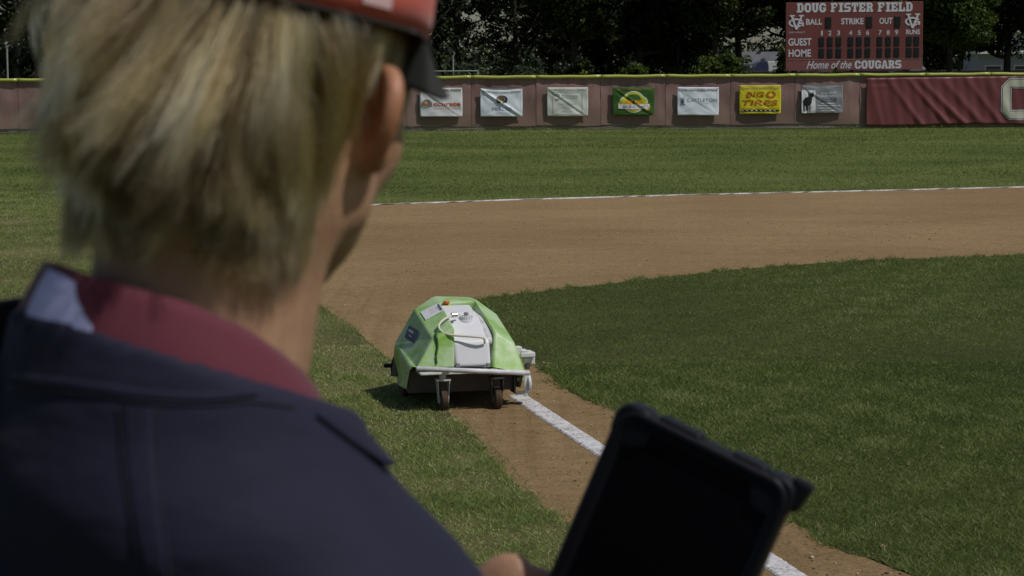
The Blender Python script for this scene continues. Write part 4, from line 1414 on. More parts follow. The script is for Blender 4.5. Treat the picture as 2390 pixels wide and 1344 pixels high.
portable(2284, 2420, 127, 118, M['pale_wall'], 'white portable building shaded lavender behind the black fence', 2)
portable(2372, 2600, 78, 128, M['cream_wall'], 'tall cream building at the frame edge behind the dark tree', 3)
MB_ = MB()
van = thing('van', 'pale van just past the lower corner of the scoreboard', 'van', (XP(2120, 104), 104, 0))
prof = [(0, 0.35), (0, 1.9), (0.15, 2.18), (0.75, 2.2), (0.9, 2.1), (1.05, 1.6), (1.6, 1.35), (1.75, 1.1), (1.75, 0.35)]
prof = [(x * 1.0, z) for x, z in prof]
n = len(prof)
MB().add([(x, 0, z) for x, z in prof] + [(x, 1.8, z) for x, z in prof], [tuple(range(n)), tuple(range(2 * n - 1, n - 1, -1))] + [(i, i + n, (i + 1) % n + n, (i + 1) % n) for i in range(n)]).build('body', M['pale_wall'], van, False, 0.05, 2)
for xx in (0.35, 1.4):
    MB().cyl((xx, -0.02, 0.33), (xx, 0.18, 0.33), 0.33, 14).build('wheel', M['rubber'], van)
MB().box((0.55, -0.01, 1.72), (0.5, 0.03, 0.4)).build('window', M['pane'], van)

# pipe frame and light poles behind the fence
pf = thing('pipe_frame', 'grey pipe frame with a tall upright showing above the fence beside the cap brim', 'pipe frame', (0, 77, 0))
xa, xb, xm = XP(1000, 77), XP(1115, 77), XP(1058, 77)
zt = 1.75 + (183 - 165) * 77 / FPX
MB().cyl((xa, 0, zt), (xb, 0, zt), 0.022, 8).build('rail', M['galv'], pf)
MB().cyl((xb, 0, 0), (xb, 0, zt + 0.02), 0.026, 8).build('post', M['galv'], pf)
MB().cyl((xm, 0.06, 0), (xm, 0.06, 1.75 + (183 - 128) * 77 / FPX), 0.026, 8).build('post', M['galv'], pf)
MB().cyl((xa, 0, 0), (xa, 0, zt + 0.02), 0.026, 8).build('post', M['galv'], pf)
lp = thing('light_pole', 'thin pale pole above the fence at the far left end', 'pole', (XP(18, 78), 78, 0))
MB().cyl((0, 0, 0), (0, 0, 1.75 + (189 - 110) * 78 / FPX), 0.03, 8).build('shaft', M['galv'], lp)
MB().box((0, 0, 1.75 + (189 - 110) * 78 / FPX + 0.03), (0.09, 0.09, 0.06)).build('pole_cap', M['galv'], lp)

# ------------------------------------------------------------------ line-marking robot
A13 = R(13)
oc = G(1098, 957)
robot = thing('line_marking_robot', 'lime green wheeled robot painting the white foul line', 'robot', (oc[0], oc[1], 0.0), A13)
rb_r = np.array([math.cos(A13), math.sin(A13), 0.0])
rb_h = np.array([-math.sin(A13), math.cos(A13), 0.0])
rb_o = np.array([oc[0], oc[1], 0.0])


def RL(px, py, yl):
    """point of the robot, in its own frame, seen at a pixel and lying yl metres ahead of its castors"""
    d = ray(px, py)
    t = (yl - rb_h @ (CAMP - rb_o)) / (rb_h @ d)
    p = CAMP + d * t - rb_o
    return np.array([rb_r @ p, rb_h @ p, p[2]])


def RP(px, py, a, b, c, off=0.0):
    """same, on the plane through three robot points, lifted off it"""
    n = np.cross(b - a, c - a)
    n /= np.linalg.norm(n)
    d = ray(px, py)
    o = np.array([rb_r @ (CAMP - rb_o), rb_h @ (CAMP - rb_o), CAMP[2]])
    dl = np.array([rb_r @ d, rb_h @ d, d[2]])
    if n @ dl > 0:
        n = -n
    return o + dl * ((n @ (a - o)) / (n @ dl)) + n * off


def shell_mat():
    mt, t, b = newmat('lime_shell')
    v = objco(t)
    n1 = noise(t, v, 7.0, 5, 0.6)
    n2 = noise(t, v, 45.0, 4, 0.6)
    c = ramp(t, n2, [(0.3, (0.205, 0.41, 0.045)), (0.7, (0.245, 0.46, 0.060))])
    powder_glare = ramp(t, n1, [(0.34, (0, 0, 0)), (0.56, (1, 1, 1))])           # dried chalk dust, its pale tone also painting sunlit highlights
    sc = nnode(t, 'ShaderNodeMath', operation='MULTIPLY')
    t.links.new(powder_glare, sc.inputs[0])
    sc.inputs[1].default_value = 0.72
    c = mixc(t, sc.outputs[0], c, (0.52, 0.66, 0.43))
    n3 = noise(t, v, 60.0, 3, 0.5)
    c = mixc(t, ramp(t, n3, [(0.68, (0, 0, 0)), (0.74, (0.5, 0.5, 0.5))]), c, (0.65, 0.70, 0.62))
    t.links.new(c, b.inputs['Base Color'])
    b.inputs['Roughness'].default_value = 0.42
    b.inputs['Specular IOR Level'].default_value = 0.45
    return mt


M['lime'] = shell_mat()
M['tank'] = pmat('tank_white', (0.74, 0.74, 0.76), 0.4, 0.04, 6.0)
M['bar_white'] = pmat('bar_scuffed', (0.62, 0.62, 0.63), 0.45, 0.25, 14.0)
M['chassis'] = pmat('chassis_grey', (0.075, 0.066, 0.060), 0.6, 0.3, 9.0)
M['black_plastic'] = pmat('black_plastic', (0.015, 0.015, 0.016), 0.45, 0.2)
M['muddy_tyre'] = pmat('muddy_tyre', (0.060, 0.038, 0.020), 0.9, 0.45, 22.0, 0.4, 60.0, 0.003)
M['hose'] = pmat('hose_cream', (0.70, 0.67, 0.55), 0.4, 0.04)
M['orange'] = pmat('orange_plastic', (0.62, 0.14, 0.02), 0.4, 0.08)
M['metal'] = pmat('metal', (0.45, 0.45, 0.46), 0.35, 0.15, 20.0, metal=0.7)
M['paint_caked'] = pmat('caked_white', (0.66, 0.66, 0.67), 0.7, 0.12, 18.0, 0.4, 40.0, 0.004)

G0, Fv, L4 = RL(975.5, 851, 0.0), RL(1010, 790, 0.035), RL(1061, 856, 0.0)
L3 = RP(1060, 762, G0, Fv, L4)                       # lower rear panel is one plane
Cv = RL(966, 720, 0.58)
L2, L1, A0 = RP(1046, 734, Cv, Fv, L3), RP(1027.5, 706, Cv, Fv, L3), RP(1011.5, 689.5, Cv, Fv, L3)
R4, Q3, R3 = RL(1225, 862, 0.0), RL(1149, 857, 0.0), RL(1202, 800, 0.075)
Q2 = RP(1151, 768, R4, Q3, R3)
R2 = RL(1159, 732, 0.45)
Q1, R1 = RP(1107, 700.5, R3, Q2, R2), RP(1113, 699, R3, Q2, R2)
Q1 = 0.5 * (Q1 + RL(1107, 700.5, L1[1]))
B0 = RL(1092, 692, 0.5 * (A0[1] + R1[1]) + 0.03)
Dv, Ev = RL(920.5, 801, 0.62), RL(917.5, 828, 0.66)
BF, BR, SB = RL(927, 897, 0.66), RL(948.5, 908, 0.03), RL(957, 858, 0.02)
AR = [RL(917, 880, 0.66), RL(921, 826, 0.66)]
# mirror of the hidden right flank, and the nose
RF = np.array([R4[0] + 0.02, 0.66, Ev[2]])
RBF, RBR = np.array([R4[0] + 0.01, 0.66, 0.05]), np.array([R4[0] - 0.01, 0.06, 0.10])
RD = np.array([R3[0] + 0.01, 0.62, Dv[2] + 0.05])
N1, N2 = np.array([A0[0] + 0.03, A0[1] + 0.28, 0.33]), np.array([B0[0] - 0.02, A0[1] + 0.28, 0.33])
N3, N4 = np.array([A0[0] - 0.06, A0[1] + 0.38, 0.08]), np.array([B0[0] + 0.06, A0[1] + 0.38, 0.08])
mb = MB()
Lu = RL(1090, 700, 0.50)
vs = [G0, Fv, Cv, A0, B0, R1, R2, R3, R4, L1, L2, L3, L4, Q1, Q2, Q3, Dv, Ev, BF, BR, SB, RF, RBF, RBR, RD, N1, N2, N3, N4]
ix = dict(zip('G F C A B R1 R2 R3 R4 L1 L2 L3 L4 Q1 Q2 Q3 D E BF BR SB RF RBF RBR RD N1 N2 N3 N4'.split(), range(40)))
fn = ['C F L2', 'F L3 L2', 'C L2 L1 A', 'F G L4 L3', 'A L1 Q1 B', 'B Q1 R1', 'R1 Q1 R2', 'Q1 Q2 R2', 'R2 Q2 R3', 'Q2 Q3 R4 R3',
      'C D F', 'D E SB', 'D SB G', 'D G F', 'E BF BR SB',
      'R1 R2 RD', 'R2 R3 RD', 'R3 R4 RF RD', 'R4 RBR RBF RF', 'C A N1', 'C N1 D', 'A B N2 N1', 'B R1 RD N2', 'D N1 N3 E', 'N1 N2 N4 N3', 'N2 RD RF N4', 'E N3 BF', 'N4 RF RBF', 'N3 N4 RBF BF']
# inner walls of the recess
dz = np.array([0, 0.0, -0.10])
inner = {'l1': L1 + dz, 'l2': L2 + dz, 'l3': L3 + dz, 'q1': Q1 + dz, 'q2': Q2 + dz, 'l4': L4 + np.array([0, 0.05, 0]), 'q3': Q3 + np.array([0, 0.05, 0])}
for k, v in inner.items():
    ix[k] = len(vs)
    vs.append(v)
fn += ['L1 L2 l2 l1', 'L2 L3 l3 l2', 'L3 L4 l4 l3', 'Q1 q1 q2 Q2', 'Q2 q2 q3 Q3', 'L1 l1 q1 Q1']
mb.add(vs, [tuple(ix[q] for q in f.split()) for f in fn])
shell = mb.build('shell', M['lime'], robot)
bm = bmesh.new()
bm.from_mesh(shell.data)
bmesh.ops.recalc_face_normals(bm, faces=bm.faces[:])
bm.to_mesh(shell.data)
bm.free()
bv = shell.modifiers.new('bevel', 'BEVEL')
bv.width, bv.segments, bv.limit_method, bv.angle_limit = 0.016, 4, 'ANGLE', R(12)
for p in shell.data.polygons:
    p.use_smooth = False
tray = [inner['l4'] + np.array([0, 0.02, -0.01]), inner['l3'] + np.array([-0.01, 0.02, 0.02]), inner['l2'] + np.array([-0.01, 0, 0.045]), inner['l1'] + np.array([-0.01, 0, 0.045]), inner['q1'] + np.array([0.01, 0, 0.045]), inner['q2'] + np.array([0.01, 0.02, 0.02]), inner['q3'] + np.array([0, 0.02, -0.01])]
MB().add(tray, [(0, 1, 5, 6), (1, 2, 5), (2, 3, 4, 5)]).build('tray', M['tank'], robot)
# chassis floor and rear skirt
zc_ = G0[2]
cx0, cx1 = BR[0] + 0.01, RBR[0] - 0.005
q_ = [(BR[0] + 0.022, 0.125), (RBR[0] - 0.022, 0.125), (RBF[0] - 0.03, 0.64), (BF[0] + 0.03, 0.64)]
MB().add([(x, y, 0.085) for x, y in q_] + [(x, y, 0.20) for x, y in q_], [(3, 2, 1, 0), (4, 5, 6, 7), (0, 1, 5, 4), (1, 2, 6, 5), (2, 3, 7, 6), (3, 0, 4, 7)]).build('chassis', M['chassis'], robot, False, 0.006, 1)
MB().box(((cx0 + cx1) / 2, 0.115, 0.150), (cx1 - cx0 - 0.03, 0.010, 0.13)).build('rear_plate', M['chassis'], robot, False, 0.003, 1)
MB().box((-0.01, 0.045, 0.205), (0.53, 0.16, 0.012)).build('caster_plate', M['bar_white'], robot, False, 0.003, 1)
# white tank in the recess: stepped profile swept across, bevelled
xl, xr = L4[0] + 0.006, Q3[0] - 0.006
tp = [(-0.002, 0.235), (0.034, RL(1100, 796, 0.034)[2]), (0.06, RL(1100, 788, 0.06)[2]), (0.10, 0.385), (0.20, RL(1085, 752, 0.20)[2] - 0.01), (0.24, RL(1085, 745, 0.24)[2]), (0.33, RL(1080, 726, 0.33)[2]), (0.36, 0.492), (0.47, RL(1080, 708, 0.47)[2] - 0.004), (0.49, 0.40), (0.30, 0.24)]
m_ = len(tp)


def tankx(y, side):
    f = min(1, max(0, (y - 0.08) / 0.35))
    a = xl - 0.02 * min(1, max(0, y / 0.1)) + (L1[0] - L4[0] + 0.012) * f * 0.9
    c = xr + (Q1[0] - Q3[0] - 0.02) * f * 0.9 - 0.002 * (1 if y > 0.08 else 0)
    return a if side == 0 else c


vs = [(tankx(y, 0), y, z) for y, z in tp] + [(tankx(y, 1), y, z) for y, z in tp]
tank = MB().add(vs, [tuple(range(m_)), tuple(range(2 * m_ - 1, m_ - 1, -1))] + [(i, i + m_, (i + 1) % m_ + m_, (i + 1) % m_) for i in range(m_)]).build('tank', M['tank'], robot)
bm = bmesh.new()
bm.from_mesh(tank.data)
bmesh.ops.recalc_face_normals(bm, faces=bm.faces[:])
bm.to_mesh(tank.data)
bm.free()
bv = tank.modifiers.new('bevel', 'BEVEL')
bv.width, bv.segments, bv.limit_method, bv.angle_limit = 0.016, 3, 'ANGLE', R(16)
capc = RL(1088, 744, 0.25)
cpb = MB()
cpb.tube([capc + (0, 0, -0.03), capc + (0, 0, -0.005), capc + (0, 0, -0.004), capc + (0, 0, 0.018)], [0.046, 0.044, 0.034, 0.032], 20)
for k in range(16):
    a = k * math.pi / 8
    cpb.box(capc + np.array([0.033 * math.cos(a), 0.033 * math.sin(a), 0.007]), (0.006, 0.006, 0.022), [[math.cos(a), math.sin(a), 0], [-math.sin(a), math.cos(a), 0], [0, 0, 1]])
cpb.build('tank_cap', M['tank'], tank)
MB().tube([capc + (0, 0, 0.018), capc + (0, 0, 0.036)], 0.013, 12).build('fitting', M['metal'], tank, False, 0.003, 1)
for px, py in ((1068, 851), (1140, 851)):
    MB().box(RL(px, py, -0.004), (0.02, 0.02, 0.022)).build('latch', M['metal'], tank, False, 0.003, 1)
# bulged side bottle inside the right wall
MB().tube(smooth_curve([RL(1107, 724, 0.40) - (0, 0, .03), RL(1120, 745, 0.30) - (0, 0, .02), RL(1134, 775, 0.16) - (0, 0, .015), RL(1140, 798, 0.09) - (0, 0, .01)], 10), [0.02, .024, .028, .030, .030, .030, .030, .030, .030, .028, .02], 14).build('paint_bag', M['bar_white'], robot, True)
hp = [RL(1072, 738, 0.22), RL(1060, 740, 0.20), RL(1048, 744, 0.18), RL(1033, 753, 0.14), RL(1024, 766, 0.10), RL(1030, 778, 0.07), RL(1048, 786, 0.035), RL(1078, 789, 0.02), RL(1105, 791, 0.005), RL(1126, 793, 0.0), RL(1131, 799, 0.01), RL(1131, 806, 0.02)]
hp = [p + np.array([0, 0, 0.012]) for p in hp]
hose = MB().tube(smooth_curve(hp, 44), 0.0062, 10).build('hose', M['hose'], robot, True)
for a, b_ in ((0, 1),):
    q = hp[1]
    MB().tube([q + (-0.016, -.004, 0), q + (0.016, .004, 0)], 0.013, 10).build('hose_clamp', M['metal'], hose)
# dark tube drawn in for the shadowed crease of the left wing
MB().tube(smooth_curve([RP(1022, 772, Fv, L3, L2, 0.004), RP(1018, 782, Fv, G0, L4, 0.006), RP(1021, 806, Fv, G0, L4, 0.006), RP(1017.5, 830, Fv, G0, L4, 0.006), RP(1018.5, 848, Fv, G0, L4, 0.006)], 14), 0.006, 8).build('crease_shade', M['ink_leaf'], robot, True)
kn = RL(1042, 711, 0.47) + np.array([0, 0, 0.0])
o = MB().tube([kn + (0, 0, -0.012), kn + (0, 0, -0.002)], 0.022, 16).build('stop_button', M['ink_lime'], robot)
MB().tube([kn + (0, 0, -0.002), kn + (0, 0, 0.006), kn + (0, 0, 0.007), kn + (0, 0, 0.017), kn + (0, 0, 0.020)], [0.010, 0.010, 0.018, 0.018, 0.014], 16).build('knob', M['orange'], o, True)


def plate(name, corners, tri, off, mat, parent, th=0.003):
    top = [RP(x, y, *tri, off) for x, y in corners]
    bot = [RP(x, y, *tri, off - th) for x, y in corners]
    n = len(corners)
    o_ = MB().add(top + bot, [tuple(range(n)), tuple(range(2 * n - 1, n - 1, -1))] + [(i, i + n, (i + 1) % n + n, (i + 1) % n) for i in range(n)]).build(name, mat, parent)
    bm_ = bmesh.new()
    bm_.from_mesh(o_.data)
    bmesh.ops.recalc_face_normals(bm_, faces=bm_.faces[:])
    bm_.to_mesh(o_.data)
    bm_.free()
    return o_


card = [(982, 729.7), (1024.8, 708.3), (1036.0, 725.0), (994, 748.0)]
tri_u = (Cv, L2, L1)
o = plate('instruction_card', card, tri_u, 0.005, M['tank'], robot)


def quad_rect(c, a0, a1, b0, b1):
    c = [np.array(q, float) for q in c]
    f = lambda a, b_: tuple((c[0] * (1 - a) + c[1] * a) * (1 - b_) + (c[3] * (1 - a) + c[2] * a) * b_)
    return [f(a0, b0), f(a1, b0), f(a1, b1), f(a0, b1)]


for k, r_ in enumerate(((0.90, 0.96, 0.1, 0.9), (0.84, 0.87, 0.25, 0.9), (0.74, 0.76, 0.25, 0.7), (0.40, 0.62, 0.25, 0.3), (0.40, 0.62, 0.45, 0.5), (0.40, 0.62, 0.65, 0.7), (0.2, 0.24, 0.1, 0.18))):
    plate('print_line', quad_rect(card, *r_), tri_u, 0.0065, M['ink_navy'] if k < 2 else M['ink_lgrey'], o, 0.001)
badge = [(956.5, 760.5), (979, 773), (978, 780), (969, 802), (966, 802), (947, 789), (947.5, 784)]
tri_s = (Cv, Fv, Dv)
o = plate('badge', badge, tri_s, 0.006, M['ink_navy'], robot)
bq = [(956.5, 762), (978, 774), (968, 801), (947.5, 787)]
for r_ in ((0.12, 0.24, 0.2, 0.42), (0.28, 0.40, 0.2, 0.42), (0.44, 0.56, 0.2, 0.42), (0.3, 0.42, 0.62, 0.74), (0.46, 0.6, 0.62, 0.74)):
    plate('print_line', quad_rect(bq, *r_), tri_s, 0.0075, M['ink_lgrey'], o, 0.001)
plate('print_line', quad_rect(bq, 0.62, 0.8, 0.2, 0.42), tri_s, 0.0075, M['ink_leaf'], o, 0.001)

# bumper bar, castors, wheels
ba, bb = RL(973, 860.5, -0.07), RL(1235, 870.5, -0.07)
mb = MB().tube([ba + (-0.004, 0, 0), ba, bb, bb + (0.004, 0, 0)], [0.009, 0.0135, 0.0135, 0.009], 12)
mb.build('bumper_bar', M['bar_white'], robot, True)
for xx in (-0.14, 0.13):
    MB().box((xx, -0.02, 0.213), (0.03, 0.09, 0.008)).build('bar_bracket', M['bar_white'], robot)
for px in (1035, 1160):
    q = RL(px, 957, 0.0)
    x = q[0]
    o = MB().cyl((x - 0.018, 0, 0.060), (x + 0.018, 0, 0.060), 0.060, 24).build('caster_wheel', M['muddy_tyre'], robot, False, 0.006, 2)
    MB().cyl((x - 0.021, 0, 0.060), (x + 0.021, 0, 0.060), 0.025, 14).build('hub', M['metal'], o)
    f = MB()
    for s in (-1, 1):
        f.add([(x + s * 0.026, -0.016, 0.045), (x + s * 0.026, 0.016, 0.045), (x + s * 0.034, 0.05, 0.165), (x + s * 0.034, -0.02, 0.165),
               (x + s * 0.022, -0.016, 0.045), (x + s * 0.022, 0.016, 0.045), (x + s * 0.030, 0.05, 0.165), (x + s * 0.030, -0.02, 0.165)],
              [(0, 1, 2, 3), (7, 6, 5, 4), (0, 4, 5, 1), (1, 5, 6, 2), (2, 6, 7, 3), (3, 7, 4, 0)])
    f.box((x, 0.015, 0.168), (0.075, 0.075, 0.008))
    f.cyl((x, 0.015, 0.17), (x, 0.015, 0.205), 0.02, 10)
    f.build('caster_fork', M['chassis'] if px > 1100 else M['bar_white'], o)
for s, x in ((-1, BF[0] + 0.036), (1, RBF[0] - 0.036)):
    o = MB().cyl((x - 0.03, 0.58, 0.115), (x + 0.03, 0.58, 0.115), 0.115, 28).build('drive_wheel', M['muddy_tyre'], robot, False, 0.01, 2)
    MB().cyl((x - 0.034, 0.58, 0.115), (x + 0.034, 0.58, 0.115), 0.06, 16).build('rim', M['black_plastic'], o)
# dark wheel arch on the near flank and the little black handle ahead of it
aw = [RL(927.5, 829, 0.60), RL(929.5, 845, 0.60), RL(927, 878, 0.60), RL(913, 877, 0.67), RL(914, 850, 0.67), RL(919, 832, 0.67)]
aw = [p + np.array([-0.006, -0.01, 0]) for p in aw]
MB().add(aw + [p + np.array([0.02, 0.02, 0]) for p in aw], [tuple(range(6)), tuple(range(11, 5, -1))] + [(i, i + 6, (i + 1) % 6 + 6, (i + 1) % 6) for i in range(6)]).build('wheel_arch', M['black_plastic'], robot)
MB().box(RL(905, 853, 0.74), (0.045, 0.03, 0.022)).build('side_handle', M['black_plastic'], robot, False, 0.004, 1)
# spray unit on the right
sp = thing('spray_unit', None, None)
sp.parent = robot
ya = 0.10
def rbox(name, x0, x1, y0_, y1_, yl, dep, mat, parent, bev=0.004):
    a, c = RL(x0, y1_, yl), RL(x1, y0_, yl)
    return MB().box(((a[0] + c[0]) / 2, yl + dep / 2, (a[2] + c[2]) / 2), (abs(c[0] - a[0]), dep, abs(c[2] - a[2]))).build(name, mat, parent, False, bev, 2)
o = rbox('nozzle_housing', 1216, 1250, 822, 835, ya, 0.11, M['paint_caked'], sp, 0.006)
rbox('nozzle_lid', 1217, 1233, 817, 823, ya + 0.01, 0.07, M['paint_caked'], sp, 0.006)
rbox('side_arm', 1203, 1219, 809, 833, ya + 0.02, 0.05, M['paint_caked'], sp, 0.006)
rbox('nozzle_bracket', 1240, 1249, 834, 850, ya + 0.02, 0.04, M['paint_caked'], sp)
rbox('nozzle_stem', 1223, 1241, 835, 849, ya + 0.03, 0.03, M['paint_caked'], sp)
rbox('valve', 1227, 1237, 848, 862, ya + 0.02, 0.03, M['chassis'], sp)
rbox('spray_guard', 1207, 1222, 880, 890, ya, 0.03, M['paint_caked'], sp)
rbox('spray_guard', 1224, 1232, 868, 924, ya - 0.04, 0.012, M['paint_caked'], sp, 0.003)
q = RL(1233, 894, ya - 0.01)
MB().cyl(q + (-0.008, 0, 0), q + (0.008, 0, 0), 0.05, 20).build('guide_disc', M['paint_caked'], sp, False, 0.003, 1)
rbox('shield', 1200, 1204, 876, 918, ya - 0.02, 0.10, M['chassis'], sp, 0.002)
rbox('spray_guard', 1204, 1226, 914, 922, ya + 0.02, 0.02, M['paint_caked'], sp, 0.003)
if not len(sp.children):
    bpy.data.objects.remove(sp)

# ------------------------------------------------------------------ tablet
M['tab_rubber'] = pmat('case_rubber', (0.007, 0.007, 0.011), 0.42, 0.2, 20.0, 0.15, 200.0, 0.0006, spec=0.3)
M['tab_glass'] = pmat('screen_glass', (0.004, 0.004, 0.005), 0.28, 0.05, 2.0, spec=0.25)
TN = np.array([-0.36, -0.925, 0.07])
TN /= np.linalg.norm(TN)
TC = D(1560, 1180, 1.5)


def on_tab(px, py):
    d = ray(px, py)
    return CAMP + d * ((TN @ (TC - CAMP)) / (TN @ d))


TL, TR = on_tab(1458, 934), on_tab(1866, 1134)
ew = (TR - TL)
TWID = float(np.linalg.norm(ew))
ew /= TWID
en = TN
eh = np.cross(en, ew)
if eh[2] > 0:
    eh = -eh
THGT = TWID * 1.5
tab_c = TL + ew * TWID / 2 + eh * THGT / 2
tablet = thing('tablet', 'black rugged tablet in a bumper case held up in front of the person', 'tablet', tuple(tab_c))
mw = Matrix.Identity(4)
for i in range(3):
    mw[i][0], mw[i][1], mw[i][2], mw[i][3] = ew[i], -eh[i], en[i], tab_c[i]
if mw.to_3x3().determinant() < 0:
    for i in range(3):
        mw[i][2] = -mw[i][2]
tablet.matrix_world = mw


def rrect(w_, h_, r_, n=8):
    out = []
    for cx, cy, a0 in ((w_ / 2 - r_, h_ / 2 - r_, 0), (-w_ / 2 + r_, h_ / 2 - r_, 90), (-w_ / 2 + r_, -h_ / 2 + r_, 180), (w_ / 2 - r_, -h_ / 2 + r_, 270)):
        for k in range(n + 1):
            a = R(a0 + 90 * k / n)
            out.append((cx + r_ * math.cos(a), cy + r_ * math.sin(a)))
    return out


def ring_solid(levels):
    """levels: list of (outline, z); closed with caps"""
    mb_ = MB()
    n = len(levels[0][0])
    vs_ = [(x, y, z) for ol, z in levels for x, y in ol]
    fs_ = [tuple(range(n - 1, -1, -1)), tuple((len(levels) - 1) * n + k for k in range(n))]
    for i in range(len(levels) - 1):
        fs_ += [(i * n + k, i * n + (k + 1) % n, (i + 1) * n + (k + 1) % n, (i + 1) * n + k) for k in range(n)]
    return mb_.add(vs_, fs_)


W_, H_ = TWID, THGT
ring_solid([(rrect(W_ - 0.010, H_ - 0.010, 0.014), -0.012), (rrect(W_, H_, 0.018), -0.007), (rrect(W_, H_, 0.018), 0.005), (rrect(W_ - 0.003, H_ - 0.003, 0.017), 0.0075), (rrect(W_ - 0.008, H_ - 0.008, 0.014), 0.0085),
            (rrect(W_ - 0.022, H_ - 0.026, 0.010), 0.0070), (rrect(W_ - 0.024, H_ - 0.028, 0.009), 0.0040)]).build('case', M['tab_rubber'], tablet, False, 0.0012, 2, 25)
ring_solid([(rrect(W_ - 0.028, H_ - 0.032, 0.006, 4), 0.0042), (rrect(W_ - 0.028, H_ - 0.032, 0.006, 4), 0.0052)]).build('screen', M['tab_glass'], tablet)
for sx in (-1, 1):
    for sy in (-1, 1):
        cx, cy = sx * (W_ / 2 - 0.014), sy * (H_ / 2 - 0.014)
        ol = [(cx + x, cy + y) for x, y in rrect(0.031, 0.031, 0.012, 5)]
        il = [(cx + x * 0.9, cy + y * 0.9) for x, y in rrect(0.031, 0.031, 0.012, 5)]
        ring_solid([(il, -0.0145), (ol, -0.012), (ol, 0.0050), (il, 0.0070)]).build('corner_bumper', M['tab_rubber'], tablet, False, 0.0012, 2, 25)
# raised button guards along the top edge
for x0, x1 in ((-0.040, -0.006), (0.018, 0.046)):
    cx = (x0 + x1) / 2
    ol = [(cx + x, H_ / 2 + y) for x, y in rrect(x1 - x0, 0.0055, 0.0025, 4)]
    il = [(cx + x * 0.9, H_ / 2 + y * 0.7) for x, y in rrect(x1 - x0, 0.0055, 0.0025, 4)]
    ring_solid([(il, -0.010), (ol, -0.007), (ol, 0.004), (il, 0.0065)]).build('button_guard', M['tab_rubber'], tablet, False, 0.001, 2, 25)
# lug for the hand strap on the outer corner
MB().add([(W_ / 2 - 0.004, H_ / 2 - 0.022, -0.009), (W_ / 2 + 0.006, H_ / 2 - 0.018, -0.009), (W_ / 2 + 0.010, H_ / 2 + 0.004, -0.009), (W_ / 2 - 0.006, H_ / 2 + 0.005, -0.009),
          (W_ / 2 - 0.004, H_ / 2 - 0.022, 0.002), (W_ / 2 + 0.006, H_ / 2 - 0.018, 0.002), (W_ / 2 + 0.010, H_ / 2 + 0.004, 0.002), (W_ / 2 - 0.006, H_ / 2 + 0.005, 0.002)],
         [(3, 2, 1, 0), (4, 5, 6, 7), (0, 1, 5, 4), (1, 2, 6, 5), (2, 3, 7, 6), (3, 0, 4, 7)]).build('strap_lug', M['tab_rubber'], tablet, False, 0.003, 2)

# ------------------------------------------------------------------ the person
def surface_nets(F, org, h):
    """mesh of the zero level of the sampled field F (negative inside)"""
    neg = F < 0
    sh = F.shape
    c8 = np.zeros((sh[0] - 1, sh[1] - 1, sh[2] - 1), dtype=np.int8)
    for dx in (0, 1):
        for dy in (0, 1):
            for dz_ in (0, 1):
                c8 += neg[dx:sh[0] - 1 + dx, dy:sh[1] - 1 + dy, dz_:sh[2] - 1 + dz_]
    act = np.argwhere((c8 > 0) & (c8 < 8))
    idx = -np.ones(c8.shape, dtype=np.int32)
    idx[act[:, 0], act[:, 1], act[:, 2]] = np.arange(len(act))
    acc = np.zeros((len(act), 3))
    cnt = np.zeros(len(act))
    corners = [(0, 0, 0), (1, 0, 0), (0, 1, 0), (1, 1, 0), (0, 0, 1), (1, 0, 1), (0, 1, 1), (1, 1, 1)]
    for a in range(8):
        for ax in range(3):
            if corners[a][ax] == 1:
                continue
            b_ = list(corners[a])
            b_[ax] = 1
            pa, pb = act + np.array(corners[a]), act + np.array(b_)
            fa, fb = F[pa[:, 0], pa[:, 1], pa[:, 2]], F[pb[:, 0], pb[:, 1], pb[:, 2]]
            k_ = (fa < 0) != (fb < 0)
            t = fa / np.where(k_, fa - fb, 1)
            p = np.tile(np.array(corners[a], float), (len(act), 1))
            p[:, ax] += t
            acc[k_] += p[k_]
            cnt[k_] += 1
    V = (act + acc / cnt[:, None]) * h + np.array(org)
    quads = []
    for ax in range(3):
        sl = [slice(None)] * 3
        s0, s1 = list(sl), list(sl)
        s0[ax], s1[ax] = slice(0, -1), slice(1, None)
        cross = neg[tuple(s0)] != neg[tuple(s1)]
        e = np.argwhere(cross)
        o1, o2 = [k for k in range(3) if k != ax]
        ok = (e[:, o1] > 0) & (e[:, o2] > 0) & (e[:, o1] < sh[o1] - 1) & (e[:, o2] < sh[o2] - 1)
        e = e[ok]
        inside_first = neg[e[:, 0], e[:, 1], e[:, 2]]
        q = []
        for d1, d2 in ((-1, -1), (0, -1), (0, 0), (-1, 0)):
            p = e.copy()
            p[:, o1] += d1
            p[:, o2] += d2
            q.append(idx[p[:, 0], p[:, 1], p[:, 2]])
        q = np.stack(q, 1)
        flip = inside_first if ax != 1 else ~inside_first
        q[~flip] = q[~flip][:, ::-1]
        quads.append(q)
    Q = np.concatenate(quads)
    Q = Q[(Q >= 0).all(1)]
    return V, Q


def smin(a, b, k):
    h_ = np.clip(0.5 + 0.5 * (b - a) / k, 0, 1)
    return b + (a - b) * h_ - k * h_ * (1 - h_)


def smax(a, b, k):
    return -smin(-a, -b, k)


def ell(P, c, r_, ax=None):
    q = P - np.array(c, dtype=P.dtype)
    if ax is not None:
        q = q @ np.array(ax, dtype=P.dtype).T
    r_ = np.array(r_, dtype=P.dtype)
    k0 = np.sqrt(((q / r_) ** 2).sum(-1))
    k1 = np.sqrt(((q / (r_ * r_)) ** 2).sum(-1)) + 1e-9
    return k0 * (k0 - 1) / k1


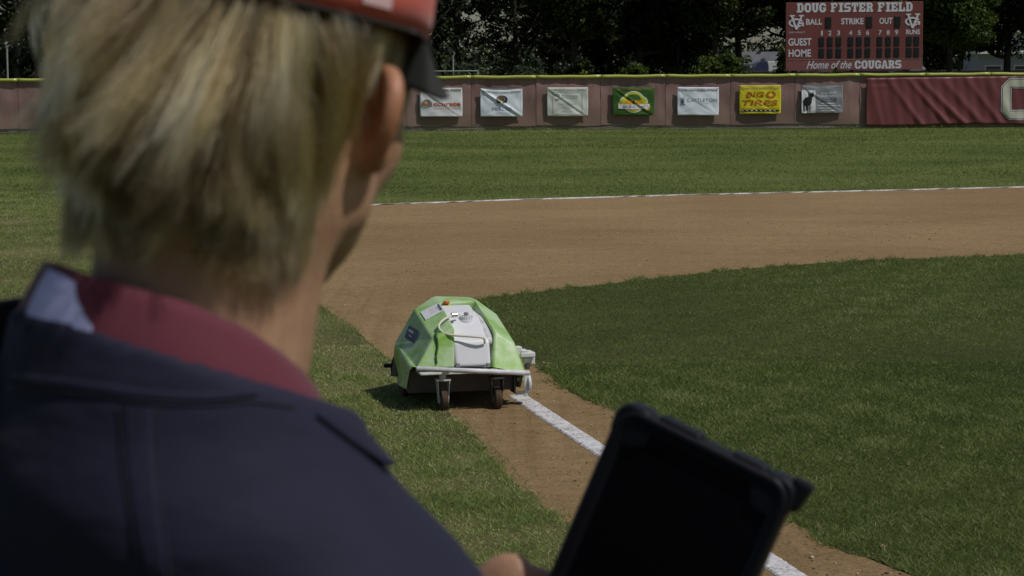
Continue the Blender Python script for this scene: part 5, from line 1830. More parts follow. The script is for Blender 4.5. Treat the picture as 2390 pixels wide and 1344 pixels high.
def cone(P, a, b, ra, rb):
    a, b = np.array(a, dtype=P.dtype), np.array(b, dtype=P.dtype)
    ab = b - a
    t = np.clip(((P - a) @ ab) / (ab @ ab), 0, 1)
    d_ = np.sqrt((((P - a) - t[..., None] * ab) ** 2).sum(-1))
    return d_ - (ra + (rb - ra) * t)


def grid(lo, hi, h):
    ax = [np.arange(l, u + h, h, dtype=np.float32) for l, u in zip(lo, hi)]
    g = np.stack(np.meshgrid(*ax, indexing='ij'), -1)
    return g


# head frame: origin midway between the ears
HY, HPITCH, HROLL = R(17), R(8), R(10)
Hc = np.array([-0.144, 1.19, 1.744])
hf0 = np.array([math.sin(HY), math.cos(HY), 0])
hr = np.array([math.cos(HY), -math.sin(HY), 0])
hf = hf0 * math.cos(HPITCH) + np.array([0, 0, -math.sin(HPITCH)])
hu = np.cross(hr, hf)
hr, hu = math.cos(HROLL) * hr - math.sin(HROLL) * hu, math.cos(HROLL) * hu + math.sin(HROLL) * hr
HM = np.stack([hr, hf, hu])                 # rows: local axes in world


def h2w(p):
    return np.asarray(p) @ HM + Hc


def w2h(p):
    return (np.asarray(p) - Hc) @ HM.T


N0 = np.array([-0.178, 1.155, 1.560])        # base of the neck
BYAW = R(22)
br = np.array([math.cos(BYAW), -math.sin(BYAW), 0])
bf = np.array([math.sin(BYAW), math.cos(BYAW), 0])
neck_h = w2h(N0)


def sdf_head(P):
    """P in head coordinates"""
    d_ = ell(P, (0, -0.010, 0.048), (0.079, 0.101, 0.088))
    d_ = smin(d_, ell(P, (0, 0.045, 0.0), (0.066, 0.062, 0.085)), 0.03)
    d_ = smin(d_, ell(P, (0, 0.040, -0.045), (0.054, 0.054, 0.052)), 0.03)
    for s in (-1, 1):
        d_ = smin(d_, cone(P, (s * 0.056, 0.004, -0.050), (s * 0.018, 0.082, -0.086), 0.015, 0.016), 0.03)
        d_ = smin(d_, cone(P, (s * 0.062, 0.0, -0.010), (s * 0.056, 0.006, -0.050), 0.014, 0.015), 0.03)
        d_ = smin(d_, ell(P, (s * 0.044, 0.070, -0.015), (0.020, 0.022, 0.02)), 0.02)      # cheekbone
        d_ = smax(d_, -ell(P, (s * 0.032, 0.112, 0.012), (0.018, 0.016, 0.012)), 0.012)     # eye socket
        d_ = smin(d_, ell(P, (s * 0.032, 0.093, 0.010), (0.014, 0.013, 0.011)), 0.006)      # eyeball under the lid
        d_ = smin(d_, cone(P, (s * 0.018, 0.100, 0.030), (s * 0.045, 0.088, 0.028), 0.007, 0.006), 0.012)
    d_ = smin(d_, cone(P, (0, 0.100, 0.016), (0, 0.122, -0.024), 0.008, 0.012), 0.012)      # nose
    for s in (-1, 1):
        d_ = smin(d_, ell(P, (s * 0.012, 0.114, -0.030), (0.008, 0.010, 0.007)), 0.006)
    d_ = smin(d_, ell(P, (0, 0.100, -0.052), (0.024, 0.010, 0.006)), 0.006)
    d_ = smin(d_, ell(P, (0, 0.098, -0.063), (0.021, 0.010, 0.006)), 0.006)
    d_ = smin(d_, ell(P, (0, 0.086, -0.084), (0.022, 0.018, 0.018)), 0.02)
    # neck with its two cords
    d_ = smin(d_, cone(P, (0, -0.030, -0.030), neck_h, 0.052, 0.057), 0.022)
    d_ = smin(d_, cone(P, (0, -0.062, -0.020), neck_h + np.array([0, -0.012, 0.0]), 0.030, 0.050), 0.03)
    for s in (-1, 1):
        d_ = smin(d_, cone(P, (s * 0.060, -0.022, -0.035), neck_h + np.array([s * 0.030, 0.035, -0.01]), 0.011, 0.014), 0.02)
        # ears: a leaning cupped disc with a rolled rim and a lobe
        ea = R(40)
        n_ = np.array([s * math.cos(ea), -math.sin(ea), 0.0])     # outward normal of the pinna
        t_ = np.array([s * math.sin(ea), math.cos(ea), 0.0]) * -1   # towards the back edge
        t_ = np.array([s * math.sin(ea), -math.cos(ea), 0.0])
        nn = np.cross(t_, [0, 0, 1])
        c_ = np.array([s * 0.0845, -0.012, -0.001])
        ax = np.stack([t_, np.array([0, 0, 1.0]), nn])
        q = (P - c_.astype(P.dtype)) @ ax.T.astype(P.dtype)
        # outline wider at the top
        wdt = 0.0195 + 0.0042 * np.clip(q[..., 1] / 0.03, -1, 1)
        rr = np.sqrt((q[..., 0] / wdt) ** 2 + (q[..., 1] / 0.0235) ** 2)
        disc_ = np.maximum((rr - 1) * 0.015, np.abs(q[..., 2] - 0.004 * (rr - 0.5)) - 0.0035)
        rim = np.sqrt(((rr - 0.93) * 0.019) ** 2 + (q[..., 2] - 0.002) ** 2) - 0.0042
        e_ = smin(disc_, rim, 0.005)
        e_ = smin(e_, ell(P, c_ + t_ * -0.004 + np.array([0, 0, -0.022]), (0.0085, 0.0075, 0.009)), 0.008)
        e_ = smin(e_, cone(P, (s * 0.073, 0.002, 0.012), tuple(c_ + t_ * -0.004 + np.array([0, 0, 0.008])), 0.011, 0.007), 0.010)
        e_ = smin(e_, cone(P, (s * 0.071, 0.004, -0.012), tuple(c_ + t_ * -0.006 + np.array([0, 0, -0.014])), 0.010, 0.006), 0.010)
        d_ = smin(d_, e_, 0.006)
    return d_


hd = 0.0021
lo, hi = np.array([-0.115, -0.135, -0.20]), np.array([0.115, 0.150, 0.150])
gP = grid(lo, hi, hd)
V, Q = surface_nets(sdf_head(gP).astype(np.float32), lo, hd)
Vh, Qh = h2w(V), Q

# body joints
Jr = N0 + br * 0.100 + bf * 0.005 + np.array([0, 0, -0.118])
Jl = N0 - br * 0.140 + bf * 0.015 + np.array([0, 0, -0.085])
hand_t = 0.83
grip = TL + eh * (THGT * hand_t)                # on the tablet's near side edge
grip_r = TR + eh * (THGT * 0.86)
El = Jl + bf * 0.05 - br * 0.03 + np.array([0, 0, -0.27])
El = np.array([-0.255, 1.33, 1.235])
Wl = grip + np.array([-0.085, -0.035, -0.055])
Er = np.array([0.075, 1.12, 1.19])
Wr = grip_r + np.array([0.045, -0.07, -0.085])
hip = N0 + np.array([0.0, 0.01, -0.62])


def sdf_body(P, grow=0.0, arms=True):
    d_ = ell(P, N0 + bf * 0.035 + np.array([0, 0, -0.26]), (0.160, 0.105, 0.25), np.stack([br, bf, [0, 0, 1]]))
    d_ = smin(d_, cone(P, Jl + br * 0.02, Jr - br * 0.02, 0.058, 0.058), 0.06)
    d_ = smin(d_, cone(P, N0 + np.array([0, 0, -0.008]) - bf * 0.01, Jr + np.array([0, 0, 0.002]), 0.046, 0.050), 0.035)
    d_ = smin(d_, cone(P, N0 + np.array([0, 0, 0.005]) - bf * 0.01, Jl + np.array([0, 0, 0.006]), 0.052, 0.052), 0.045)
    for s in (-1, 1):
        d_ = smin(d_, ell(P, N0 + br * s * 0.075 - bf * 0.062 + np.array([0, 0, -0.17]), (0.075, 0.045, 0.10), np.stack([br, bf, [0, 0, 1]])), 0.05)
    d_ = smin(d_, cone(P, N0 + bf * 0.03 + np.array([0, 0, -0.40]), hip, 0.115, 0.125), 0.08)
    d_ = smin(d_, cone(P, hip - br * 0.05, hip + br * 0.05, 0.125, 0.125), 0.06)
    if arms:
        d_ = smin(d_, cone(P, Jr, Er, 0.056, 0.042), 0.04)
        d_ = smin(d_, cone(P, Er, Wr, 0.042, 0.028), 0.02)
        d_ = smin(d_, cone(P, Jl, El, 0.056, 0.042), 0.04)
        d_ = smin(d_, cone(P, El, Wl, 0.042, 0.028), 0.02)
    return d_ - grow


kn_l, kn_r = hip - br * 0.09 + bf * 0.03 + np.array([0, 0, -0.44]), hip + br * 0.10 + bf * 0.03 + np.array([0, 0, -0.44])
an_l = np.array([kn_l[0], kn_l[1], 0.09]) - bf * 0.03 - br * 0.02
an_r = np.array([kn_r[0], kn_r[1], 0.09]) - bf * 0.03 + br * 0.02


def sdf_legs(P, g=0.0):
    d_ = None
    for s, kn_, an in ((-1, kn_l, an_l), (1, kn_r, an_r)):
        a = cone(P, hip + br * s * 0.085 + np.array([0, 0, -0.03]), kn_, 0.085, 0.056)
        a = smin(a, cone(P, kn_, an, 0.056, 0.038), 0.03)
        d_ = a if d_ is None else smin(d_, a, 0.02)
    return d_ - g


hb = 0.0075
lo = np.array([-0.56, 0.93, 0.03])
hi = np.array([0.36, 1.62, 1.64])
gP = grid(lo, hi, hb)
Fb = smin(sdf_body(gP) + 0.007, sdf_legs(gP), 0.05)
Fb = smin(Fb, cone(gP, N0 - bf * 0.005, N0 + np.array([0, 0, 0.04]), 0.056, 0.052), 0.03)
for an in (an_l, an_r):
    Fb = smin(Fb, cone(gP, an + np.array([0, 0, -0.035]), an + bf * 0.13 + np.array([0, 0, -0.05]), 0.036, 0.028), 0.03)
Vb, Qb = surface_nets(Fb.astype(np.float32), lo, hb)


# hands: palm, four unequal bent fingers and a thumb, holding the tablet's edges
def sdf_hand(P, wrist, edge, across, down, nrm, s=1.0):
    """edge: point on the tablet edge; across: into the tablet; down: along the edge to its lower end; nrm: out of the screen"""
    palm = edge - across * 0.030 - nrm * 0.014 + down * 0.012
    d_ = ell(P, palm, (0.030, 0.043, 0.017), np.stack([across, down, nrm]))
    d_ = smin(d_, cone(P, wrist, palm - across * 0.018 + down * 0.022, 0.027, 0.024), 0.02)
    d_ = smin(d_, ell(P, palm + nrm * 0.010 + down * 0.018 - across * 0.004, (0.019, 0.026, 0.015), np.stack([across, down, nrm])), 0.015)   # ball of the thumb
    lens = (0.86, 1.0, 0.95, 0.78)
    for k, L in enumerate(lens):
        o_ = palm + down * (-0.033 + 0.021 * k) + across * 0.020
        k1 = o_ + across * 0.026 * L - nrm * 0.008
        k2 = k1 + across * 0.024 * L - nrm * 0.002 + down * 0.002
        k3 = k2 + across * 0.018 * L + nrm * 0.003 + down * 0.003
        f = cone(P, o_, k1, 0.0098, 0.0090)
        f = smin(f, cone(P, k1, k2, 0.0090, 0.0080), 0.004)
        f = smin(f, cone(P, k2, k3, 0.0080, 0.0068), 0.004)
        d_ = smin(d_, f, 0.006)
    t0 = palm + nrm * 0.012 + down * 0.010
    t1 = edge - across * 0.010 + nrm * 0.020 - down * 0.006
    t2 = edge + across * 0.016 + nrm * 0.0175 - down * 0.024
    f = cone(P, t0, t1, 0.0145, 0.0115)
    f = smin(f, cone(P, t1, t2, 0.0115, 0.0085), 0.006)
    return smin(d_, f, 0.010)


parts_v, parts_q = [Vh, Vb], [Qh, Qb]
for wrist, edge, acr in ((Wl, grip, ew), (Wr, grip_r, -ew)):
    c_ = edge
    lo = np.minimum(np.minimum(wrist, c_ - 0.085), c_ + acr * 0.12 - 0.05) - 0.035
    hi = np.maximum(np.maximum(wrist, c_ + 0.085), c_ + acr * 0.12 + 0.05) + 0.035
    hh_ = 0.0026
    gP = grid(lo, hi, hh_)
    v_, q_ = surface_nets(sdf_hand(gP, wrist, c_, acr, eh, en).astype(np.float32), lo, hh_)
    parts_v.append(v_)
    parts_q.append(q_)
off = 0
qs = []
for v_, q_ in zip(parts_v, parts_q):
    qs.append(q_ + off)
    off += len(v_)


def skin_mat():
    mt, t, b = newmat('skin')
    v = objco(t)
    n1 = noise(t, v, 22.0, 4, 0.6)
    n2 = noise(t, v, 260.0, 3, 0.6)
    n4 = noise(t, v, 75.0, 4, 0.65)
    c = ramp(t, n1, [(0.3, (0.37, 0.205, 0.125)), (0.7, (0.47, 0.285, 0.18))])
    c = mixc(t, 0.35, c, ramp(t, n4, [(0.35, (0.75, 0.66, 0.62)), (0.65, (1.1, 1.1, 1.1))]), 'MULTIPLY')
    fl = nnode(t, 'ShaderNodeAttribute', attribute_name='flush')
    c = mixc(t, fl.outputs['Fac'], c, (0.40, 0.135, 0.06))
    t.links.new(c, b.inputs['Base Color'])
    b.inputs['Roughness'].default_value = 0.5
    b.inputs['Subsurface Weight'].default_value = 0.55
    b.inputs['Subsurface Radius'].default_value = (1.0, 0.35, 0.16)
    b.inputs['Subsurface Scale'].default_value = 0.012
    bump(t, b, n2, 0.45, 0.0010)
    return mt


M['skin'] = skin_mat()
pme = npmesh('person', np.concatenate(parts_v), np.concatenate(qs), True)
Vall = w2h(np.concatenate(parts_v))
fl_ = np.zeros(len(Vall))
for s in (-1, 1):
    fl_ = np.maximum(fl_, 0.8 * np.exp(-(np.linalg.norm((Vall - np.array([s * 0.092, -0.018, -0.004])) * np.array([1.0, 1.0, 0.6]), axis=1) / 0.020) ** 2))
attr(pme, 'flush', fl_)
person = link('person', pme, None, M['skin'])
tag(person, 'blond person in red cap and dark navy jacket, seen from behind holding a tablet', 'person')


def child_mesh(name, V_, Q_, mat, smooth=True):
    return link(name, npmesh(name, V_, Q_, smooth), person, mat)


# --- jacket
def fabric(name, base, var=0.12, weave=900.0, sheen=0.15, rough=0.8):
    mt, t, b = newmat(name)
    v = objco(t)
    n1 = noise(t, v, 9.0, 5, 0.6)
    n2 = noise(t, v, weave, 2, 0.5)
    t.links.new(ramp(t, n1, [(0.3, tuple(c * (1 - var) for c in base)), (0.7, tuple(c * (1 + var) for c in base))]), b.inputs['Base Color'])
    b.inputs['Roughness'].default_value = rough
    b.inputs['Sheen Weight'].default_value = sheen
    b.inputs['Sheen Roughness'].default_value = 0.4
    b.inputs['Specular IOR Level'].default_value = 0.25
    b1 = bump(t, b, n2, 0.3, 0.0006)
    if name.startswith('navy'):
        n3 = noise(t, objco(t, (1.0, 1.0, 1.6)), 11.0, 3, 0.5)
        b2 = nnode(t, 'ShaderNodeBump')
        b2.inputs['Strength'].default_value = 0.55
        b2.inputs['Distance'].default_value = 0.012
        t.links.new(n3, b2.inputs['Height'])
        t.links.new(b2.outputs[0], b1.inputs['Normal'])
    return mt


M['navy'] = fabric('navy_cloth', (0.0155, 0.0152, 0.036), sheen=0.08)
M['navy_dark'] = fabric('navy_trim', (0.016, 0.016, 0.028))
M['polo'] = fabric('maroon_knit', (0.125, 0.026, 0.042), 0.1, 700.0, 0.3)
M['tag_white'] = fabric('label_white', (0.58, 0.57, 0.88), 0.06, 900.0, 0.1)
M['khaki'] = fabric('trouser_cloth', (0.10, 0.09, 0.075))
# neckline: a tilted cut, higher at the back
pl_c = N0 + np.array([0.0, 0.0, 0.040])
pl_n = np.array([0.30, 0.17, 0.94])
pl_n /= np.linalg.norm(pl_n)


def sdf_jacket(P):
    d_ = sdf_body(P, 0.011)
    d_ = smin(d_, ell(P, N0 - bf * 0.030 + np.array([0, 0, -0.045]), (0.115, 0.062, 0.060), np.stack([br, bf, [0, 0, 1]])), 0.05)
    stump = cone(P, N0 - bf * 0.010 + np.array([0, 0, -0.025]), N0 - bf * 0.010 + np.array([0, 0, 0.10]), 0.092, 0.082)
    d_ = smin(d_, stump, 0.050)
    # soft folds of the cloth
    x, y, z = P[..., 0], P[..., 1], P[..., 2]
    d_ = d_ - 0.0030 * np.sin(34 * x + 62 * z + 1.1 * np.sin(21 * x)) * np.clip((1.60 - z) * 9, 0, 1) - 0.0016 * np.sin(-55 * x + 40 * z + 0.8) * np.clip((1.57 - z) * 9, 0, 1)
    lb = (P - N0.astype(P.dtype)) @ br.astype(P.dtype)
    cut = (P - pl_c.astype(P.dtype)) @ pl_n.astype(P.dtype)
    d_ = smax(d_, cut, 0.006)
    d_ = np.maximum(d_, -cone(P, N0 - bf * 0.008 + np.array([0, 0, -0.05]), N0 - bf * 0.008 + np.array([0, 0, 0.16]), 0.0935, 0.073))
    for w_, e_ in ((Wl, El), (Wr, Er)):
        ax_ = (w_ - e_) / np.linalg.norm(w_ - e_)
        far = (P - w_.astype(P.dtype)) @ ax_.astype(P.dtype)
        near_w = np.sqrt(((P - w_.astype(P.dtype)) ** 2).sum(-1)) - 0.10
        d_ = np.maximum(d_, np.minimum(far + 0.012, -near_w))
    d_ = np.maximum(d_, (N0[2] - 0.68) - z)
    return d_


hj = 0.0040
lo = np.array([-0.56, 0.93, 0.86])
hi = np.array([0.36, 1.62, 1.70])
gP = grid(lo, hi, hj)
Vj, Qj = surface_nets(sdf_jacket(gP).astype(np.float32), lo, hj)
del gP
jacket = child_mesh('jacket', Vj, Qj, M['navy'])
bvh = BVHTree.FromPolygons([Vector(v) for v in Vj], [tuple(int(i) for i in q) for q in Qj])


def on_jacket(px, py, off=0.0):
    d_ = Vector(ray(px, py)).normalized()
    hit, nrm, i, dist = bvh.ray_cast(Vector(CAMP), d_)
    if hit is None:
        return None
    if nrm.dot(d_) > 0:
        nrm = -nrm
    return np.array(hit + nrm * off)


def seam(name, pix, rad, off, mat, n=40):
    pts_ = [on_jacket(p[0], p[1], off) for p in smooth_curve([(a, b_, 0) for a, b_ in pix], n)]
    pts_ = [p for p in pts_ if p is not None]
    if len(pts_) > 2:
        return MB().tube(pts_, rad, 6).build(name, mat, jacket, True)


def band(name, left, right, off, mat, n=36, nw=6):
    """raised strip of cloth lying on the jacket between two lines"""
    a, b_ = smooth_curve([(x, y, 0) for x, y in left], n), smooth_curve([(x, y, 0) for x, y in right], n)
    rows = []
    for p, q in zip(a, b_):
        row = []
        for k in range(nw + 1):
            t = k / nw
            e = on_jacket(p[0] * (1 - t) + q[0] * t, p[1] * (1 - t) + q[1] * t, off if 0 < k < nw else -0.001)
            row.append(e)
        if all(r_ is not None for r_ in row):
            rows.append(row)
    if len(rows) < 2:
        return None
    vs_ = [p for row in rows for p in row]
    fs_ = [(i * (nw + 1) + k, i * (nw + 1) + k + 1, (i + 1) * (nw + 1) + k + 1, (i + 1) * (nw + 1) + k) for i in range(len(rows) - 1) for k in range(nw)]
    return link(name, pymesh(name, vs_, fs_, True), jacket, mat)


seam('yoke_seam', [(20, 905), (120, 912), (240, 925), (360, 940), (480, 944), (590, 938), (690, 950)], 0.0010, 0.0002, M['navy_dark'])
band('yoke_flap', [(30, 868), (170, 882), (330, 905), (470, 915), (600, 908)], [(30, 900), (170, 912), (330, 932), (470, 938), (600, 926)], 0.0014, M['navy'])
band('back_pleat', [(272, 945), (280, 1050), (296, 1180), (318, 1300), (345, 1420)], [(368, 950), (372, 1050), (382, 1180), (396, 1300), (410, 1420)], 0.0014, M['navy'])
seam('pleat_stitch', [(276, 950), (284, 1050), (300, 1180), (322, 1300), (348, 1400)], 0.0007, 0.0004, M['navy_dark'])
seam('pleat_stitch', [(364, 950), (368, 1050), (378, 1180), (392, 1300), (406, 1400)], 0.0007, 0.0004, M['navy_dark'])
# shoulder strap running out along the top of the shoulder, its end lifted
pix = smooth_curve([(742, 962, 0), (800, 1008, 0), (850, 1046, 0), (903, 1092, 0)], 16)
rows = []
for k, p in enumerate(pix):
    row = []
    for m2 in range(5):
        q = None
        for back_ in range(14):                      # step inwards from the outline until the cloth is met
            q = on_jacket(p[0] + 18 - 6 * back_ - 6 * m2, p[1] - 18 + 6 * back_ + 7 * m2, 0.0004 + 0.004 * (k / 16) ** 4)
            if q is not None:
                break
        row.append(q)
    if all(r_ is not None for r_ in row):
        rows.append(row)
if len(rows) > 3:
    vs = [p for row in rows for p in row]
    fs = [(i * 5 + k, i * 5 + k + 1, (i + 1) * 5 + k + 1, (i + 1) * 5 + k) for i in range(len(rows) - 1) for k in range(4)]
    o = link('shoulder_strap', pymesh('shoulder_strap', vs, fs, True), jacket, M['navy'])
    sd = o.modifiers.new('thick', 'SOLIDIFY')
    sd.thickness, sd.offset = 0.0018, 1
# --- polo collar: a knitted band standing round the neck inside the jacket
def collar_ring(name, c0, rx0, ry0, c1, rx1, ry1, mat, parent, th=0.004, a0=-180, a1=180, n=64, rows=8, top=None, bot=None, bulge=0.004):
    """loft from a lower ellipse to an upper one; angles: 0 = wearer's right, -90 = back"""
    vs_, fs_ = [], []
    for j in range(rows + 1):
        t = j / rows
        for i in range(n + 1):
            a = R(a0 + (a1 - a0) * i / n)
            zt = top(math.degrees(a)) if top else c1[2]
            zb = bot(math.degrees(a)) if bot else c0[2]
            rx, ry = rx0 + (rx1 - rx0) * t, ry0 + (ry1 - ry0) * t
            g = bulge * math.sin(math.pi * t)
            c = np.array(c0) * (1 - t) + np.array(c1) * t
            p = c + br * ((rx + g) * math.cos(a)) + bf * ((ry + g) * math.sin(a))
            p[2] = zb + (zt - zb) * t
            vs_.append(p)
    for j in range(rows):
        for i in range(n):
            a = j * (n + 1) + i
            fs_.append((a, a + 1, a + n + 2, a + n + 1))
    o_ = link(name, pymesh(name, vs_, fs_, True), parent, mat)
    s_ = o_.modifiers.new('thick', 'SOLIDIFY')
    s_.thickness, s_.offset = th, 0
    return o_


NC = N0 - bf * 0.008


def ztop(a):
    a = (a + 180) % 360 - 180
    tab = [(-180, 1.632), (-150, 1.654), (-120, 1.656), (-90, 1.649), (-60, 1.639), (-35, 1.624), (-10, 1.603), (15, 1.583), (45, 1.562), (90, 1.545), (135, 1.575), (180, 1.632)]
    for (x0, y0), (x1, y1) in zip(tab[:-1], tab[1:]):
        if x0 <= a <= x1:
            return y0 + (y1 - y0) * (a - x0) / (x1 - x0)
    return 1.6


polo = collar_ring('polo_collar', NC, 0.090, 0.088, NC + np.array([0.004, 0, 0]), 0.071, 0.072, M['polo'], person, 0.004, top=ztop, bot=lambda a: ztop(a) - 0.055)
collar_ring('collar_label', NC, 0.0885, 0.0865, NC + np.array([0.003, 0, 0]), 0.0748, 0.0755, M['tag_white'], polo, 0.0012, a0=-124, a1=-78, n=20, top=lambda a: ztop(a) - 0.003 - 0.006 * max(0, (a + 110) / 25), bot=lambda a: ztop(a) - 0.045)
# stand of the jacket collar, turned up on the left
collar_ring('jacket_collar', NC - br * 0.014, 0.115, 0.104, NC - br * 0.016, 0.094, 0.088, M['navy_dark'], jacket, 0.005, a0=-205, a1=-122, n=30, top=lambda a: 1.628 - 0.0003 * max(0, a + 160) - 0.0008 * max(0, a + 150), bot=lambda a: 1.545)

# --- trousers and shoes
lo = np.array([-0.50, 0.93, 0.04])
hi = np.array([0.20, 1.48, 1.00])
gP = grid(lo, hi, 0.008)
F_ = smin(sdf_legs(gP, 0.016), cone(gP, hip - br * 0.05, hip + br * 0.05, 0.138, 0.138), 0.05)
F_ = np.maximum(F_, 0.075 - gP[..., 2])
F_ = np.maximum(F_, gP[..., 2] - 0.965)
V, Q = surface_nets(F_.astype(np.float32), lo, 0.008)
child_mesh('trousers', V, Q, M['khaki'])
for an in (an_l, an_r):
    lo = an - np.array([0.12, 0.15, 0.12])
    hi = an + np.array([0.20, 0.28, 0.06])
    lo[2] = -0.008
    gP = grid(lo, hi, 0.005)
    F_ = smin(cone(gP, an + np.array([0, 0, -0.035]) - bf * 0.02, an + bf * 0.14 + np.array([0, 0, -0.048]), 0.050, 0.040), cone(gP, an, an + np.array([0, 0, -0.04]), 0.050, 0.05), 0.03)
    F_ = smax(F_, 0.003 - gP[..., 2], 0.004)
    V, Q = surface_nets(F_.astype(np.float32), lo, 0.005)
    child_mesh('shoe', V, Q, M['black_plastic'])

# --- cap
M['cap_red'] = fabric('cap_red', (0.60, 0.11, 0.075), 0.08, 420.0, 0.2, 0.6)
M['cap_dark'] = fabric('cap_dark', (0.018, 0.020, 0.018), 0.1, 420.0, 0.1)
M['cap_sheen_stripe'] = fabric('cap_sheen_stripe', (0.62, 0.40, 0.40), 0.1, 420.0, 0.1)  # pale strip painting the sheen on the side of the cap
CAPZ = 0.053
n_, rows = 64, 14
vs, fs = [], []
for j in range(rows + 1):
    t = j / rows
    for i in range(n_):
        a = 2 * math.pi * i / n_
        ph = t * math.pi / 2
        k_ = math.cos(ph) ** 0.62
        x, y = 0.0905 * k_ * math.cos(a), -0.006 + 0.1125 * k_ * math.sin(a)
        z = CAPZ + 0.0060 * (math.sin(a) - 1) * (1 - t) - 0.010 * max(0, math.sin(a)) * (1 - t) + 0.118 * math.sin(ph) ** 0.9
        vs.append(h2w((x, y, z)))
for j in range(rows):
    for i in range(n_):
        i2 = (i + 1) % n_
        fs.append((j * n_ + i, j * n_ + i2, (j + 1) * n_ + i2, (j + 1) * n_ + i))
cap = link('cap', pymesh('cap', vs, fs, True), person, M['cap_red'])
sd = cap.modifiers.new('thick', 'SOLIDIFY')
sd.thickness, sd.offset = 0.0025, -1
tag(cap, 'red-orange mesh cap with dark brim')


def cap_pt(a_deg, t, out=0.0):
    a, ph = R(a_deg), t * math.pi / 2
    k_ = math.cos(ph) ** 0.62
    x, y = (0.0905 + out) * k_ * math.cos(a), -0.006 + (0.1125 + out) * k_ * math.sin(a)
    return h2w((x, y, CAPZ + 0.0060 * (math.sin(a) - 1) * (1 - t) - 0.010 * max(0, math.sin(a)) * (1 - t) + 0.118 * math.sin(ph) ** 0.9))


rows_ = [[cap_pt(a, t, 0.0014) for a in (-29, -25, -21, -17)] for t in np.linspace(0.03, 0.7, 14)]
link('cap_sheen_stripe', pymesh('cap_sheen_stripe', [p for r_ in rows_ for p in r_], [(i * 4 + k, i * 4 + k + 1, (i + 1) * 4 + k + 1, (i + 1) * 4 + k) for i in range(13) for k in range(3)], True), cap, M['cap_sheen_stripe'])
o = MB().tube([cap_pt(a, 0.0, 0.0004) for a in range(0, 361, 6)], 0.0012, 6).build('sweatband', M['cap_dark'], cap, True)
# brim: curved visor
vs, fs = [], []
nu, nv = 28, 8
for j in range(nv + 1):
    v = j / nv
    for i in range(nu + 1):
        a = R(10 + 160 * i / nu)
        s_ = math.sin((i / nu) * math.pi)
        x0, y0 = 0.0895 * math.cos(a), -0.006 + 0.112 * math.sin(a)
        ext = 0.094 * (s_ ** 0.45) * v
        x, y = x0 * (1 - 0.06 * v), y0 + ext
        z = CAPZ - 0.010 * max(0, math.sin(a)) + 0.0060 * (math.sin(a) - 1) - 0.0022 - 0.022 * (abs(math.cos(a)) ** 2) * v - 0.004 * v
        vs.append(h2w((x, y, z)))
for j in range(nv):
    for i in range(nu):
        a = j * (nu + 1) + i
        fs.append((a, a + 1, a + nu + 2, a + nu + 1))
o = link('brim', pymesh('brim', vs, fs, True), cap, M['cap_dark'])
sd = o.modifiers.new('thick', 'SOLIDIFY')
sd.thickness, sd.offset = 0.0035, 0

# --- hair: layered strands grown over the scalp, gathered in locks
def hair_mat():
    mt = bpy.data.materials.new('blond_hair')
    mt.use_nodes = True
    t = mt.node_tree
    t.nodes.clear()
    out = t.nodes.new('ShaderNodeOutputMaterial')
    hb_ = t.nodes.new('ShaderNodeBsdfHairPrincipled')
    at = nnode(t, 'ShaderNodeAttribute', attribute_name='tint')
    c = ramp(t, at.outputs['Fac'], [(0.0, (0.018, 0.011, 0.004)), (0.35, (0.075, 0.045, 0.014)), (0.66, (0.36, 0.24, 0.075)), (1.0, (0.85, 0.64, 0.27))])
    t.links.new(c, hb_.inputs['Color'])
    hb_.inputs['Roughness'].default_value = 0.28
    hb_.inputs['Radial Roughness'].default_value = 0.5
    t.links.new(hb_.outputs[0], out.inputs['Surface'])
    return mt


M['hair'] = hair_mat()


def scalp_sdf(P):
    d_ = ell(P, (0, -0.010, 0.048), (0.079, 0.101, 0.088))
    d_ = smin(d_, ell(P, (0, 0.045, 0.0), (0.068, 0.062, 0.085)), 0.03)
    d_ = smin(d_, cone(P, (0, -0.030, -0.030), neck_h, 0.052, 0.057), 0.022)
    d_ = smin(d_, cone(P, (0, -0.062, -0.020), neck_h + np.array([0, -0.012, 0.0]), 0.030, 0.050), 0.03)
    return d_


def grad(P):
    e = 0.0015
    g = np.stack([scalp_sdf(P + np.array(v) * e) - scalp_sdf(P - np.array(v) * e) for v in ((1, 0, 0), (0, 1, 0), (0, 0, 1))], -1)
    return g / (np.linalg.norm(g, axis=-1)[..., None] + 1e-9)


def to_scalp(P, h_=0.0, it=4):
    for _ in range(it):
        P = P - grad(P) * (scalp_sdf(P) - h_)[:, None]
    return P


rh = np.random.default_rng(42)


def roots(n, seed):
    r_ = np.random.default_rng(seed)
    d_ = r_.normal(0, 1, (n * 4, 3))
    d_ /= np.linalg.norm(d_, axis=1)[:, None]
    P = to_scalp(np.array([0, -0.012, 0.03]) + d_ * np.array([0.09, 0.11, 0.115]))
    x, y, z = P[:, 0], P[:, 1], P[:, 2]
    side = np.abs(x) / 0.079
    ok = (z < CAPZ + 0.000) & (y < 0.055)
    # hairline: round the ears, down to the nape
    low = np.where(y > -0.004, 0.034, np.where(y > -0.045, -0.058 - (-y - 0.004) * 0.30, -0.079))
    ok &= z > low
    ok &= ~((y > -0.014) & (y < 0.02) & (z < 0.034))
    return P[ok][:n]


